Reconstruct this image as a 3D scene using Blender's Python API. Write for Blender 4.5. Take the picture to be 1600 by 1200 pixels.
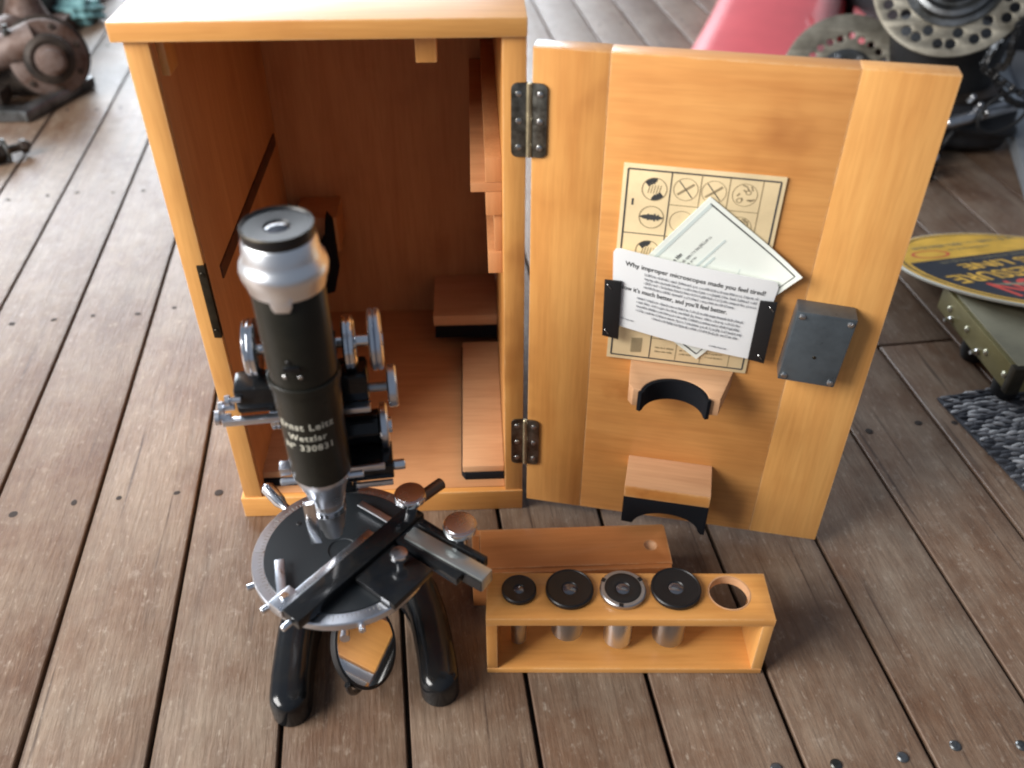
import bpy, bmesh, math, random
from mathutils import Matrix, Vector
random.seed(7)
PI = math.pi
scene = bpy.context.scene
for o in list(bpy.data.objects): bpy.data.objects.remove(o)
COL = scene.collection

# ------------------------------------------------------------------ camera
cam = bpy.data.cameras.new('camera'); cam_o = bpy.data.objects.new('camera', cam); COL.objects.link(cam_o)
cam.sensor_width = 36.0; cam.lens = 31.494; cam.clip_start = 0.01; cam.clip_end = 60
yaw, pitch = 0.04235, 0.68097
cy, sy, cp, sp = math.cos(yaw), math.sin(yaw), math.cos(pitch), math.sin(pitch)
fwd = Vector((sy*cp, cy*cp, -sp)); rgt = Vector((cy, -sy, 0)); upv = rgt.cross(fwd)
cam_o.matrix_world = Matrix(((rgt.x, upv.x, -fwd.x, 0.20772), (rgt.y, upv.y, -fwd.y, -0.54824),
                             (rgt.z, upv.z, -fwd.z, 0.58555), (0, 0, 0, 1)))
cam.dof.use_dof = True; cam.dof.focus_distance = 0.68; cam.dof.aperture_fstop = 5.0
scene.camera = cam_o

# ------------------------------------------------------------------ light: open side of a covered deck
world = bpy.data.worlds.new('World'); scene.world = world; world.use_nodes = True
bg = world.node_tree.nodes['Background']; bg.inputs[0].default_value = (0.70, 0.81, 1.0, 1); bg.inputs[1].default_value = 0.20
def area(name, loc, target, sx_, sy_, power, col):
    l = bpy.data.lights.new(name, 'AREA'); l.shape = 'RECTANGLE'; l.size = sx_; l.size_y = sy_; l.energy = power; l.color = col
    o = bpy.data.objects.new(name, l); COL.objects.link(o); o.location = loc
    o.rotation_euler = (Vector(target) - Vector(loc)).to_track_quat('-Z', 'Y').to_euler()
    return o
area('daylight_open_side', (-1.55, -0.62, 1.25), (0.05, 0.0, 0.15), 1.5, 1.2, 96, (1.0, 0.975, 0.94))
area('daylight_far_side', (-1.6, 4.4, 1.75), (0.0, 0.3, 0.2), 4.8, 1.8, 310, (0.86, 0.93, 1.0))
scene.view_settings.view_transform = 'Standard'; scene.view_settings.look = 'None'
scene.view_settings.exposure = 0.30; scene.view_settings.gamma = 1.0
scene.view_settings.use_curve_mapping = False

# ------------------------------------------------------------------ helpers
WM = {}
I4 = Matrix.Identity(4)
def T(x, y=0, z=0): return Matrix.Translation((x, y, z))
def R(a, ax): return Matrix.Rotation(a, 4, ax)
def thing(name, label, cat, loc, group=None, rz=0.0, kind=None):
    o = bpy.data.objects.new(name, None); COL.objects.link(o); o.empty_display_size = 0.02
    m = T(*loc) @ R(rz, 'Z'); o.matrix_world = m; WM[o.name] = m
    if kind: o['kind'] = kind
    if label: o['label'] = label
    if cat: o['category'] = cat
    if group: o['group'] = group
    return o
def place(o, M, parent):
    WM[o.name] = M
    if parent is not None:
        o.parent = parent; o.matrix_basis = WM[parent.name].inverted() @ M
    else: o.matrix_basis = M
def finish(me, mat, angle=34):
    if isinstance(mat, (list, tuple)):
        for m in mat: me.materials.append(m)
    else: me.materials.append(mat)
    for p in me.polygons: p.use_smooth = True
    try: me.set_sharp_from_angle(angle=math.radians(angle))
    except Exception: pass
def part(name, bm, mat, parent=None, M=I4, label=None, cat=None, group=None, kind=None, angle=34, recenter=True):
    xs = [v.co for v in bm.verts]
    c = Vector(((min(v.x for v in xs)+max(v.x for v in xs))/2, (min(v.y for v in xs)+max(v.y for v in xs))/2,
                (min(v.z for v in xs)+max(v.z for v in xs))/2)) if recenter else Vector((0, 0, 0))
    for v in bm.verts: v.co -= c
    me = bpy.data.meshes.new(name); bm.to_mesh(me); bm.free(); finish(me, mat, angle)
    o = bpy.data.objects.new(name, me); COL.objects.link(o)
    place(o, M @ T(*c), parent)
    for k, v in (('label', label), ('category', cat), ('group', group), ('kind', kind)):
        if v: o[k] = v
    return o
def dup(src, M, parent, name=None):
    o = src.copy(); COL.objects.link(o); o.name = name or src.name.split('.')[0]
    for k in ('label', 'group', 'category'):
        if k in o: del o[k]
    place(o, M, parent); return o
def NB(): return bmesh.new()
def merge(bm, other, M=I4):
    me = bpy.data.meshes.new('t'); other.to_mesh(me); other.free(); me.transform(M); bm.from_mesh(me); bpy.data.meshes.remove(me)
    return bm
def box(x0, x1, y0, y1, z0, z1, bev=0.0006, seg=2, bm=None, M=I4):
    b = bmesh.new(); bmesh.ops.create_cube(b, size=1)
    for v in b.verts:
        v.co = Vector(((x0+x1)/2+v.co.x*(x1-x0), (y0+y1)/2+v.co.y*(y1-y0), (z0+z1)/2+v.co.z*(z1-z0)))
    if bev > 0: bmesh.ops.bevel(b, geom=b.edges[:], offset=bev, segments=seg, profile=0.6, affect='EDGES')
    if bm is None:
        if M is not I4: b.transform(M)
        return b
    return merge(bm, b, M)
def lathe(prof, n=48, bm=None, M=I4):
    """prof: list of (radius, z), axis z"""
    b = bmesh.new(); rings = []
    for r, z in prof:
        if r < 1e-6: rings.append([b.verts.new((0, 0, z))])
        else: rings.append([b.verts.new((r*math.cos(2*PI*i/n), r*math.sin(2*PI*i/n), z)) for i in range(n)])
    for a, c in zip(rings, rings[1:]):
        for i in range(n):
            j = (i+1) % n
            if len(a) == 1 and len(c) == 1: continue
            if len(a) == 1: b.faces.new((a[0], c[i], c[j]))
            elif len(c) == 1: b.faces.new((a[i], a[j], c[0]))
            else: b.faces.new((a[i], a[j], c[j], c[i]))
    bmesh.ops.recalc_face_normals(b, faces=b.faces[:])
    if bm is None:
        if M is not I4: b.transform(M)
        return b
    return merge(bm, b, M)
def cyl(r, z0, z1, bev=0.0005, n=32, bm=None, M=I4):
    return lathe([(0, z0), (r-bev, z0), (r, z0+bev), (r, z1-bev), (r-bev, z1), (0, z1)], n, bm, M)
def tube(pts, r, n=10, bm=None, M=I4, cap=True):
    b = bmesh.new(); pts = [Vector(p) for p in pts]; rings = []
    up = Vector((0, 0, 1)); prev = None
    for i, p in enumerate(pts):
        d = (pts[min(i+1, len(pts)-1)] - pts[max(i-1, 0)]).normalized()
        if prev is None:
            ref = up if abs(d.dot(up)) < 0.9 else Vector((1, 0, 0))
            s = d.cross(ref).normalized()
        else: s = (prev - d*prev.dot(d)).normalized()
        prev = s; t = d.cross(s); rr = r[i] if isinstance(r, (list, tuple)) else r
        rings.append([b.verts.new(p + s*rr*math.cos(2*PI*k/n) + t*rr*math.sin(2*PI*k/n)) for k in range(n)])
    for a, c in zip(rings, rings[1:]):
        for k in range(n): b.faces.new((a[k], a[(k+1) % n], c[(k+1) % n], c[k]))
    if cap: b.faces.new(rings[0]); b.faces.new(rings[-1])
    bmesh.ops.recalc_face_normals(b, faces=b.faces[:])
    if bm is None:
        if M is not I4: b.transform(M)
        return b
    return merge(bm, b, M)
def prism(pts, z0, z1, bev=0.0, seg=2, bm=None, M=I4):
    b = bmesh.new(); f = b.faces.new([b.verts.new((x, y, z0)) for x, y in pts])
    r = bmesh.ops.extrude_face_region(b, geom=[f])
    for v in r['geom']:
        if isinstance(v, bmesh.types.BMVert): v.co.z = z1
    bmesh.ops.recalc_face_normals(b, faces=b.faces[:])
    if bev > 0:
        top = [e for e in b.edges if abs(e.verts[0].co.z-e.verts[1].co.z) < 1e-7]
        bmesh.ops.bevel(b, geom=top, offset=bev, segments=seg, profile=0.6, affect='EDGES')
    if bm is None:
        if M is not I4: b.transform(M)
        return b
    return merge(bm, b, M)
def circle_pts(cx, cy_, r, n=32, a0=0, a1=2*PI, closed=True):
    m = n if closed else n+1
    return [(cx+r*math.cos(a0+(a1-a0)*i/n), cy_+r*math.sin(a0+(a1-a0)*i/n)) for i in range(m)]
def from_curve(cu):
    o = bpy.data.objects.new('tmp', cu); COL.objects.link(o); bpy.context.view_layer.update()
    dg = bpy.context.evaluated_depsgraph_get(); me = bpy.data.meshes.new_from_object(o.evaluated_get(dg))
    b = bmesh.new(); b.from_mesh(me); bmesh.ops.remove_doubles(b, verts=b.verts[:], dist=1e-7)
    bpy.data.objects.remove(o); bpy.data.curves.remove(cu); bpy.data.meshes.remove(me)
    return b
def plate(outlines, z0, z1, bev=0.0):
    """flat plate in xy with holes: outlines = [outer, hole, hole...]"""
    cu = bpy.data.curves.new('tmp', 'CURVE'); cu.dimensions = '2D'; cu.fill_mode = 'BOTH'
    cu.extrude = max((z1-z0)/2-bev, 1e-5); cu.bevel_depth = bev; cu.bevel_resolution = 1; cu.offset = -bev
    for pts in outlines:
        s = cu.splines.new('POLY'); s.points.add(len(pts)-1)
        for p, q in zip(s.points, pts): p.co = (q[0], q[1], 0, 1)
        s.use_cyclic_u = True
    b = from_curve(cu)
    for v in b.verts: v.co.z += (z0+z1)/2
    bmesh.ops.recalc_face_normals(b, faces=b.faces[:])
    return b
def text(s, size, align='CENTER', ext=0.0001, off=0.0, sx_=1.0, spacing=1.0):
    cu = bpy.data.curves.new('tmp', 'FONT'); cu.body = s; cu.size = size; cu.align_x = align; cu.extrude = ext; cu.offset = off
    cu.space_character = spacing; cu.resolution_u = 3
    b = from_curve(cu)
    for v in b.verts: v.co.x *= sx_
    return b

# ------------------------------------------------------------------ materials
def nmat(name):
    m = bpy.data.materials.new(name); m.use_nodes = True; nt = m.node_tree
    return m, nt, nt.nodes['Principled BSDF']
def N(nt, t, **kw):
    n = nt.nodes.new(t)
    for k, v in kw.items():
        if k in n.inputs: n.inputs[k].default_value = v
        else: setattr(n, k, v)
    return n
def ramp(nt, stops, interp='LINEAR'):
    r = nt.nodes.new('ShaderNodeValToRGB'); cr = r.color_ramp; cr.interpolation = interp
    while len(cr.elements) < len(stops): cr.elements.new(0.5)
    for e, (p, c) in zip(cr.elements, stops): e.position = p; e.color = (*c, 1)
    return r
def coords(nt, scale=(1, 1, 1), rnd=True):
    tc = nt.nodes.new('ShaderNodeTexCoord'); mp = N(nt, 'ShaderNodeMapping'); mp.inputs['Scale'].default_value = scale
    nt.links.new(tc.outputs['Object'], mp.inputs['Vector'])
    if rnd:
        oi = nt.nodes.new('ShaderNodeObjectInfo'); mul = N(nt, 'ShaderNodeMath', operation='MULTIPLY'); mul.inputs[1].default_value = 37.0
        nt.links.new(oi.outputs['Random'], mul.inputs[0]); nt.links.new(mul.outputs[0], mp.inputs['Location'])
    return mp.outputs['Vector']
def mixc(nt, fac, a, b, mode='MIX'):
    m = nt.nodes.new('ShaderNodeMix'); m.data_type = 'RGBA'; m.blend_type = mode
    for sock, v in ((m.inputs[0], fac), (m.inputs[6], a), (m.inputs[7], b)):
        if hasattr(v, 'links') or hasattr(v, 'is_linked'): nt.links.new(v, sock)
        elif isinstance(v, (int, float)): sock.default_value = v
        else: sock.default_value = (*v, 1)
    return m.outputs[2]
def wood(name, light, dark, axis, rough=0.42, knots=0.35, bump=0.08, spec=0.4, coat=0.6, worn=True):
    m, nt, p = nmat(name); L = nt.links
    s = [1, 1, 1]; s[axis] = 0.07
    v = coords(nt, [k*1.0 for k in s])
    n1 = N(nt, 'ShaderNodeTexNoise', Scale=70.0, Detail=5.0, Roughness=0.6); L.new(v, n1.inputs['Vector'])
    n2 = N(nt, 'ShaderNodeTexNoise', Scale=380.0, Detail=3.0); L.new(v, n2.inputs['Vector'])
    v2 = coords(nt); n3 = N(nt, 'ShaderNodeTexNoise', Scale=14.0, Detail=3.0); L.new(v2, n3.inputs['Vector'])
    r1 = ramp(nt, [(0.22, dark), (0.70, light)]); L.new(n1.outputs[0], r1.inputs[0])
    r2 = ramp(nt, [(0.35, (0.80, 0.74, 0.68)), (0.6, (1, 1, 1))]); L.new(n2.outputs[0], r2.inputs[0])
    c = mixc(nt, 0.38, r1.outputs[0], r2.outputs[0], 'MULTIPLY')
    r3 = ramp(nt, [(0.27, (0.55, 0.40, 0.32)), (0.40, (0.90, 0.84, 0.79)), (0.52, (1, 1, 1)), (0.75, (1.06, 1.05, 1.05))]); L.new(n3.outputs[0], r3.inputs[0])
    c = mixc(nt, knots, c, r3.outputs[0], 'MULTIPLY')
    vo = N(nt, 'ShaderNodeTexVoronoi', Scale=11.0); sk = [1, 1, 1]; sk[axis] = 0.45
    L.new(coords(nt, sk), vo.inputs['Vector'])
    nd = N(nt, 'ShaderNodeTexNoise', Scale=160.0, Detail=3.0); L.new(v2, nd.inputs['Vector'])
    wob = N(nt, 'ShaderNodeMath', operation='MULTIPLY_ADD'); wob.inputs[1].default_value = 0.10; L.new(nd.outputs[0], wob.inputs[0]); L.new(vo.outputs['Distance'], wob.inputs[2])
    rk = ramp(nt, [(0.06, (0.42, 0.26, 0.17)), (0.13, (0.82, 0.70, 0.60)), (0.20, (1, 1, 1))]); L.new(wob.outputs[0], rk.inputs[0])
    c = mixc(nt, 0.75 if worn else 0.4, c, rk.outputs[0], 'MULTIPLY')
    nl = N(nt, 'ShaderNodeTexNoise', Scale=30.0, Detail=8.0, Roughness=0.8); L.new(v2, nl.inputs['Vector'])
    rl = ramp(nt, [(0.66, (0, 0, 0)), (0.72, (1, 1, 1))]); L.new(nl.outputs[0], rl.inputs[0])
    ml = N(nt, 'ShaderNodeMath', operation='MULTIPLY'); ml.inputs[1].default_value = 0.35; L.new(rl.outputs[0], ml.inputs[0])
    c = mixc(nt, ml.outputs[0], c, tuple(min(1, k*1.25+0.03) for k in light))
    if worn:
        bv = N(nt, 'ShaderNodeBevel', samples=4); bv.inputs['Radius'].default_value = 0.0022
        ge = nt.nodes.new('ShaderNodeNewGeometry'); dt = N(nt, 'ShaderNodeVectorMath', operation='DOT_PRODUCT')
        L.new(bv.outputs[0], dt.inputs[0]); L.new(ge.outputs['Normal'], dt.inputs[1])
        er = ramp(nt, [(0.86, (1, 1, 1)), (0.985, (0, 0, 0))]); L.new(dt.outputs['Value'], er.inputs[0])
        em = N(nt, 'ShaderNodeMath', operation='MULTIPLY'); L.new(er.outputs[0], em.inputs[0])
        rn = ramp(nt, [(0.42, (0, 0, 0)), (0.58, (0.85, 0.85, 0.85))]); L.new(nl.outputs[0], rn.inputs[0]); L.new(rn.outputs[0], em.inputs[1])
        c = mixc(nt, em.outputs[0], c, (0.80, 0.52, 0.27))
    L.new(c, p.inputs['Base Color']); p.inputs['Specular IOR Level'].default_value = spec; p.inputs['Coat Weight'].default_value = coat; p.inputs['Coat Roughness'].default_value = 0.22
    rr = N(nt, 'ShaderNodeMapRange'); rr.inputs[3].default_value = rough-0.06; rr.inputs[4].default_value = rough+0.14
    L.new(n3.outputs[0], rr.inputs[0]); L.new(rr.outputs[0], p.inputs['Roughness'])
    b = N(nt, 'ShaderNodeBump', Strength=bump, Distance=0.0006); L.new(n2.outputs[0], b.inputs['Height']); L.new(b.outputs[0], p.inputs['Normal'])
    return m
LW, DW = (0.74, 0.365, 0.104), (0.60, 0.258, 0.064)
WX = wood('honey_wood_grain_across', LW, DW, 0, coat=0.5); WY = wood('honey_wood_grain_deep', LW, DW, 1); WZ = wood('honey_wood_grain_upright', LW, DW, 2, knots=0.6)
WZ2 = wood('pale_honey_wood_upright', (0.77, 0.400, 0.122), (0.65, 0.298, 0.080), 2)
WXD = wood('amber_wood_panel', (0.74, 0.355, 0.106), (0.62, 0.265, 0.071), 0, knots=0.7)
WIN = wood('shaded_inner_wood', (0.60, 0.300, 0.130), (0.50, 0.225, 0.090), 2, rough=0.6, coat=0.0, worn=False)  # same wood as outside, interior shade put into a darker colour
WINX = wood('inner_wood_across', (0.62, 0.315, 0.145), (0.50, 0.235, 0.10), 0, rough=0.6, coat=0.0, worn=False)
WB = wood('reddish_box_wood', (0.60, 0.245, 0.080), (0.47, 0.17, 0.05), 0, rough=0.5)
WPB = wood('pale_sheen_wood', (0.68, 0.40, 0.22), (0.57, 0.31, 0.16), 0, rough=0.5, knots=0.15, coat=0.0, worn=False)  # pale tone puts the sky sheen of the cradle tops into the colour
def simple(name, col, rough=0.5, metal=0.0, spec=0.5, noise=0.0, nscale=60.0, bump=0.0, coat=0.0, col2=None, bscale=None, rvar=0.0):
    m, nt, p = nmat(name); L = nt.links
    p.inputs['Base Color'].default_value = (*col, 1); p.inputs['Roughness'].default_value = rough
    p.inputs['Metallic'].default_value = metal; p.inputs['Specular IOR Level'].default_value = spec; p.inputs['Coat Weight'].default_value = coat
    if noise > 0 or col2 or bump > 0 or rvar > 0:
        v = coords(nt); n = N(nt, 'ShaderNodeTexNoise', Scale=nscale, Detail=6.0, Roughness=0.65); L.new(v, n.inputs['Vector'])
        if noise > 0 or col2:
            c2 = col2 or tuple(max(0, k*(1-noise)) for k in col)
            r = ramp(nt, [(0.36, c2), (0.62, col)]); L.new(n.outputs[0], r.inputs[0]); L.new(r.outputs[0], p.inputs['Base Color'])
        if rvar > 0:
            rr = N(nt, 'ShaderNodeMapRange'); rr.inputs[3].default_value = max(0.02, rough-rvar); rr.inputs[4].default_value = min(1, rough+rvar)
            L.new(n.outputs[0], rr.inputs[0]); L.new(rr.outputs[0], p.inputs['Roughness'])
        if bump > 0:
            n2 = N(nt, 'ShaderNodeTexNoise', Scale=bscale or nscale*4, Detail=4.0); L.new(v, n2.inputs['Vector'])
            b = N(nt, 'ShaderNodeBump', Strength=bump, Distance=0.0008); L.new(n2.outputs[0], b.inputs['Height']); L.new(b.outputs[0], p.inputs['Normal'])
    return m
ENAMEL = simple('black_enamel', (0.006, 0.007, 0.009), 0.17, 0, 0.42, rvar=0.08, nscale=60, col2=(0.012, 0.012, 0.012))
TUBEBLK = simple('worn_black_lacquer', (0.009, 0.0095, 0.0075), 0.30, 0, 0.32, col2=(0.015, 0.0145, 0.011), nscale=45, rvar=0.08)
STAGEBLK = simple('matt_black_stage', (0.010, 0.013, 0.016), 0.42, 0, 0.5, rvar=0.05, nscale=40)
CHROME = simple('worn_chrome', (0.80, 0.82, 0.86), 0.17, 1.0, rvar=0.08, nscale=70)
COLLAR = simple('pale_satin_nickel', (0.84, 0.86, 0.89), 0.34, 1.0, rvar=0.05, nscale=60)
SILVER = simple('satin_silver', (0.70, 0.73, 0.79), 0.30, 1.0, rvar=0.10, nscale=90)
BARREL = simple('dull_nickel_barrel', (0.42, 0.42, 0.43), 0.36, 1.0, rvar=0.1, nscale=60)
FELT = simple('black_felt', (0.007, 0.008, 0.011), 0.95, 0, 0.2, bump=0.5, nscale=300)
DIAL = simple('black_plastic', (0.008, 0.008, 0.009), 0.38, 0, 0.45, rvar=0.08)
HINGE = simple('tarnished_hinge_metal', (0.30, 0.29, 0.25), 0.38, 1.0, col2=(0.12, 0.11, 0.09), nscale=120, rvar=0.12)
BRASSLINE = simple('worn_brass_knuckle', (0.62, 0.54, 0.36), 0.4, 0.9, noise=0.3, nscale=150)
LOCK = simple('dark_lock_metal', (0.055, 0.045, 0.03), 0.4, 0.8, noise=0.4, nscale=100)
STRAP = simple('black_strap', (0.010, 0.010, 0.011), 0.5, 0, 0.5, bump=0.2, nscale=200)
CARDT = simple('tan_card', (0.80, 0.63, 0.37), 0.7, 0, 0.3, noise=0.14, nscale=25)
CARDG = simple('pale_green_white_card', (0.80, 0.83, 0.76), 0.6, 0, 0.3, noise=0.03, nscale=20)
CARDW = simple('white_card', (0.86, 0.87, 0.87), 0.55, 0, 0.35, noise=0.02, nscale=20)
INK = simple('black_ink', (0.055, 0.055, 0.055), 0.7); INKG = simple('grey_ink', (0.26, 0.26, 0.25), 0.7)
INKT = simple('brown_grey_ink', (0.30, 0.23, 0.13), 0.7); INKP = simple('pale_print_tint', (0.58, 0.65, 0.62), 0.7)
INKB = simple('body_text_ink', (0.25, 0.26, 0.28), 0.7); ENGR = simple('pale_engraving', (0.55, 0.53, 0.44), 0.5)
GREYM = simple('blue_grey_painted_metal', (0.10, 0.122, 0.140), 0.30, 0.4, noise=0.25, nscale=60, rvar=0.08)
SCREW = simple('steel_screw', (0.55, 0.55, 0.55), 0.3, 1.0, rvar=0.1)
RUSTN = simple('dark_nail_hole', (0.035, 0.026, 0.022), 0.8, 0, 0.3, noise=0.4, nscale=200)
RUST = simple('grey_brown_rusty_iron', (0.175, 0.130, 0.115), 0.58, 0.3, col2=(0.075, 0.036, 0.022), nscale=34, bump=0.5, bscale=90)
RUSTD = simple('dark_greasy_iron', (0.06, 0.045, 0.036), 0.5, 0.4, col2=(0.02, 0.016, 0.014), nscale=30, bump=0.4, bscale=90)
ROTOR = simple('worn_rotor_steel', (0.34, 0.32, 0.265), 0.45, 0.6, col2=(0.14, 0.125, 0.095), nscale=16, bump=0.25, bscale=70, rvar=0.12)
ROTORB = simple('oily_hub_steel', (0.20, 0.215, 0.23), 0.34, 0.85, col2=(0.07, 0.07, 0.065), nscale=26, bump=0.2)
REDP = simple('faded_red_plastic', (0.74, 0.10, 0.11), 0.36, 0, 0.6, noise=0.12, nscale=9, rvar=0.06, coat=0.6)
YEL = simple('sign_yellow', (0.72, 0.42, 0.06), 0.45, 0, 0.5, noise=0.30, nscale=26, rvar=0.1)
SBLK = simple('sign_black', (0.022, 0.025, 0.035), 0.45, 0, 0.5); SRED = simple('sign_red', (0.55, 0.065, 0.045), 0.5)
SGREY = simple('sign_faded_print', (0.20, 0.17, 0.10), 0.5); SEDGE = simple('sign_edge', (0.48, 0.48, 0.42), 0.5)
OLIVE = simple('olive_painted_metal', (0.20, 0.172, 0.072), 0.34, 0.35, noise=0.25, nscale=18, rvar=0.1, bump=0.05)
RUBBER = simple('black_rubber', (0.008, 0.008, 0.009), 0.6, 0, 0.4, bump=0.25, nscale=60)
BLKBAG = simple('dusty_black_plastic', (0.014, 0.014, 0.016), 0.5, 0, 0.45, noise=0.4, nscale=30, bump=0.3)
CHAINM = simple('oily_black_chain', (0.025, 0.025, 0.026), 0.34, 0.6, rvar=0.1)
ROD = simple('brushed_steel_rod', (0.55, 0.56, 0.58), 0.32, 1.0, rvar=0.1, noise=0.15)
GREYB = simple('grey_painted_board', (0.23, 0.24, 0.26), 0.55, 0, 0.4, noise=0.2, nscale=14, rvar=0.1)
CYAN = simple('faded_cyan_plastic', (0.17, 0.36, 0.38), 0.6, noise=0.3, nscale=50)
M_A = simple('mat_fibre_pale', (0.38, 0.38, 0.39), 0.85, 0, 0.2, noise=0.3, nscale=300)
M_B = simple('mat_fibre_mid', (0.17, 0.172, 0.185), 0.85, 0, 0.2, noise=0.3, nscale=300)
M_C = simple('mat_fibre_dark', (0.055, 0.058, 0.068), 0.85, 0, 0.2, noise=0.3, nscale=300)
UNDER = simple('dark_underdeck', (0.11, 0.08, 0.06), 0.9, noise=0.4, nscale=30)
MIRROR = simple('mirror_glass', (0.93, 0.93, 0.92), 0.02, 1.0)
LENS, _nt, _p = nmat('lens_glass'); _p.inputs['Base Color'].default_value = (0.05, 0.055, 0.07, 1); _p.inputs['Roughness'].default_value = 0.03
_p.inputs['Specular IOR Level'].default_value = 0.9; _p.inputs['Coat Weight'].default_value = 1.0
def deckmat():
    m, nt, p = nmat('weathered_hardwood_deck'); L = nt.links
    oi = nt.nodes.new('ShaderNodeObjectInfo')
    v = coords(nt, (1, 0.10, 1)); vb = coords(nt)
    n1 = N(nt, 'ShaderNodeTexNoise', Scale=46.0, Detail=7.0, Roughness=0.62); L.new(v, n1.inputs['Vector'])
    n2 = N(nt, 'ShaderNodeTexNoise', Scale=330.0, Detail=4.0, Roughness=0.7); L.new(v, n2.inputs['Vector'])
    n3 = N(nt, 'ShaderNodeTexNoise', Scale=13.0, Detail=7.0, Roughness=0.7); L.new(vb, n3.inputs['Vector'])
    n4 = N(nt, 'ShaderNodeTexNoise', Scale=60.0, Detail=5.0, Roughness=0.7); L.new(vb, n4.inputs['Vector'])
    r1 = ramp(nt, [(0.25, (0.085, 0.047, 0.028)), (0.5, (0.165, 0.104, 0.068)), (0.75, (0.245, 0.180, 0.130))]); L.new(n1.outputs[0], r1.inputs[0])
    r3 = ramp(nt, [(0.36, (0.112, 0.057, 0.031)), (0.64, (0.240, 0.198, 0.155))]); L.new(n3.outputs[0], r3.inputs[0])
    c = mixc(nt, 0.5, r1.outputs[0], r3.outputs[0])
    r2 = ramp(nt, [(0.32, (0.62, 0.58, 0.55)), (0.6, (1.06, 1.05, 1.04))]); L.new(n2.outputs[0], r2.inputs[0])
    c = mixc(nt, 0.55, c, r2.outputs[0], 'MULTIPLY')
    r4 = ramp(nt, [(0.60, (0, 0, 0)), (0.74, (1, 1, 1))]); L.new(n4.outputs[0], r4.inputs[0])
    ma = N(nt, 'ShaderNodeMath', operation='MULTIPLY'); ma.inputs[1].default_value = 0.35; L.new(r4.outputs[0], ma.inputs[0])
    c = mixc(nt, ma.outputs[0], c, (0.40, 0.345, 0.29))
    vk = coords(nt, (1, 0.022, 1)); nk = N(nt, 'ShaderNodeTexNoise', Scale=150.0, Detail=3.0, Roughness=0.6); L.new(vk, nk.inputs['Vector'])
    kr = ramp(nt, [(0.30, (1, 1, 1)), (0.36, (0, 0, 0))]); L.new(nk.outputs[0], kr.inputs[0])
    km = N(nt, 'ShaderNodeMath', operation='MULTIPLY'); km.inputs[1].default_value = 0.75; L.new(kr.outputs[0], km.inputs[0])
    c = mixc(nt, km.outputs[0], c, (0.045, 0.026, 0.018))
    vf = coords(nt, (1, 0.35, 1)); nf = N(nt, 'ShaderNodeTexNoise', Scale=260.0, Detail=4.0, Roughness=0.75); L.new(vf, nf.inputs['Vector'])
    fr = ramp(nt, [(0.58, (0, 0, 0)), (0.72, (0.5, 0.5, 0.5))]); L.new(nf.outputs[0], fr.inputs[0])
    c = mixc(nt, fr.outputs[0], c, (0.40, 0.345, 0.285))
    tcx = nt.nodes.new('ShaderNodeTexCoord'); sx = nt.nodes.new('ShaderNodeSeparateXYZ'); L.new(tcx.outputs['Object'], sx.inputs[0])
    ab = N(nt, 'ShaderNodeMath', operation='ABSOLUTE'); L.new(sx.outputs[0], ab.inputs[0])
    jit = N(nt, 'ShaderNodeMath', operation='MULTIPLY_ADD'); jit.inputs[1].default_value = 0.012; L.new(n4.outputs[0], jit.inputs[0]); L.new(ab.outputs[0], jit.inputs[2])
    ed = ramp(nt, [(0.0435, (0, 0, 0)), (0.0495, (0.6, 0.6, 0.6))]); L.new(jit.outputs[0], ed.inputs[0])
    c = mixc(nt, ed.outputs[0], c, (0.085, 0.05, 0.033))
    rb = ramp(nt, [(0.0, (0.78, 0.71, 0.65)), (0.5, (1, 0.98, 0.95)), (1.0, (1.14, 1.12, 1.10))]); L.new(oi.outputs['Random'], rb.inputs[0])
    c = mixc(nt, 1.0, c, rb.outputs[0], 'MULTIPLY'); L.new(c, p.inputs['Base Color'])
    rr = N(nt, 'ShaderNodeMapRange'); rr.inputs[3].default_value = 0.30; rr.inputs[4].default_value = 0.58
    L.new(n4.outputs[0], rr.inputs[0]); L.new(rr.outputs[0], p.inputs['Roughness']); p.inputs['Specular IOR Level'].default_value = 0.5
    add = N(nt, 'ShaderNodeMath', operation='ADD'); L.new(n2.outputs[0], add.inputs[0]); L.new(n1.outputs[0], add.inputs[1])
    b = N(nt, 'ShaderNodeBump', Strength=0.55, Distance=0.0014); L.new(add.outputs[0], b.inputs['Height']); L.new(b.outputs[0], p.inputs['Normal'])
    return m
DECK = deckmat()

# ------------------------------------------------------------------ deck floor
DM = R(0.0954, 'Z')
deck = thing('deck_floor', 'weathered brown grey hardwood deck boards with dark gaps', None, (0, 0, 0), rz=0.0954, kind='structure')
PITCH, B0 = 0.08862, -0.3147
nails = []
board_src = {}
def board(x0, x1, y0, y1, zoff):
    key = (round(y0, 3), round(y1, 3), round(x1-x0, 4))
    M = DM @ T((x0+x1)/2, (y0+y1)/2, zoff)
    if key in board_src: return dup(board_src[key], M, deck)
    o = part('board', box(-(x1-x0)/2, (x1-x0)/2, -(y1-y0)/2, (y1-y0)/2, -0.012, 0, 0.0020, 3), DECK, deck, M, recenter=False)
    board_src[key] = o; return o
nail_src = part('nail_head', lathe([(0.0037, -0.0008), (0.0036, 0.0001), (0.0020, 0.0003), (0, 0.0002)], 12), RUSTN, deck, DM @ T(-0.1, 0.0333, 0), recenter=False)
screw_bm = lathe([(0.0040, -0.0003), (0.0040, 0.0006), (0.0030, 0.0014), (0, 0.0016)], 14)
box(-0.0028, 0.0028, -0.0004, 0.0004, 0.0012, 0.0019, 0, bm=screw_bm); 
screw_src = part('screw_head', screw_bm, ROTORB, deck, DM @ T(0.5, -0.288, 0), recenter=False)
first_nail = first_screw = True
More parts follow.
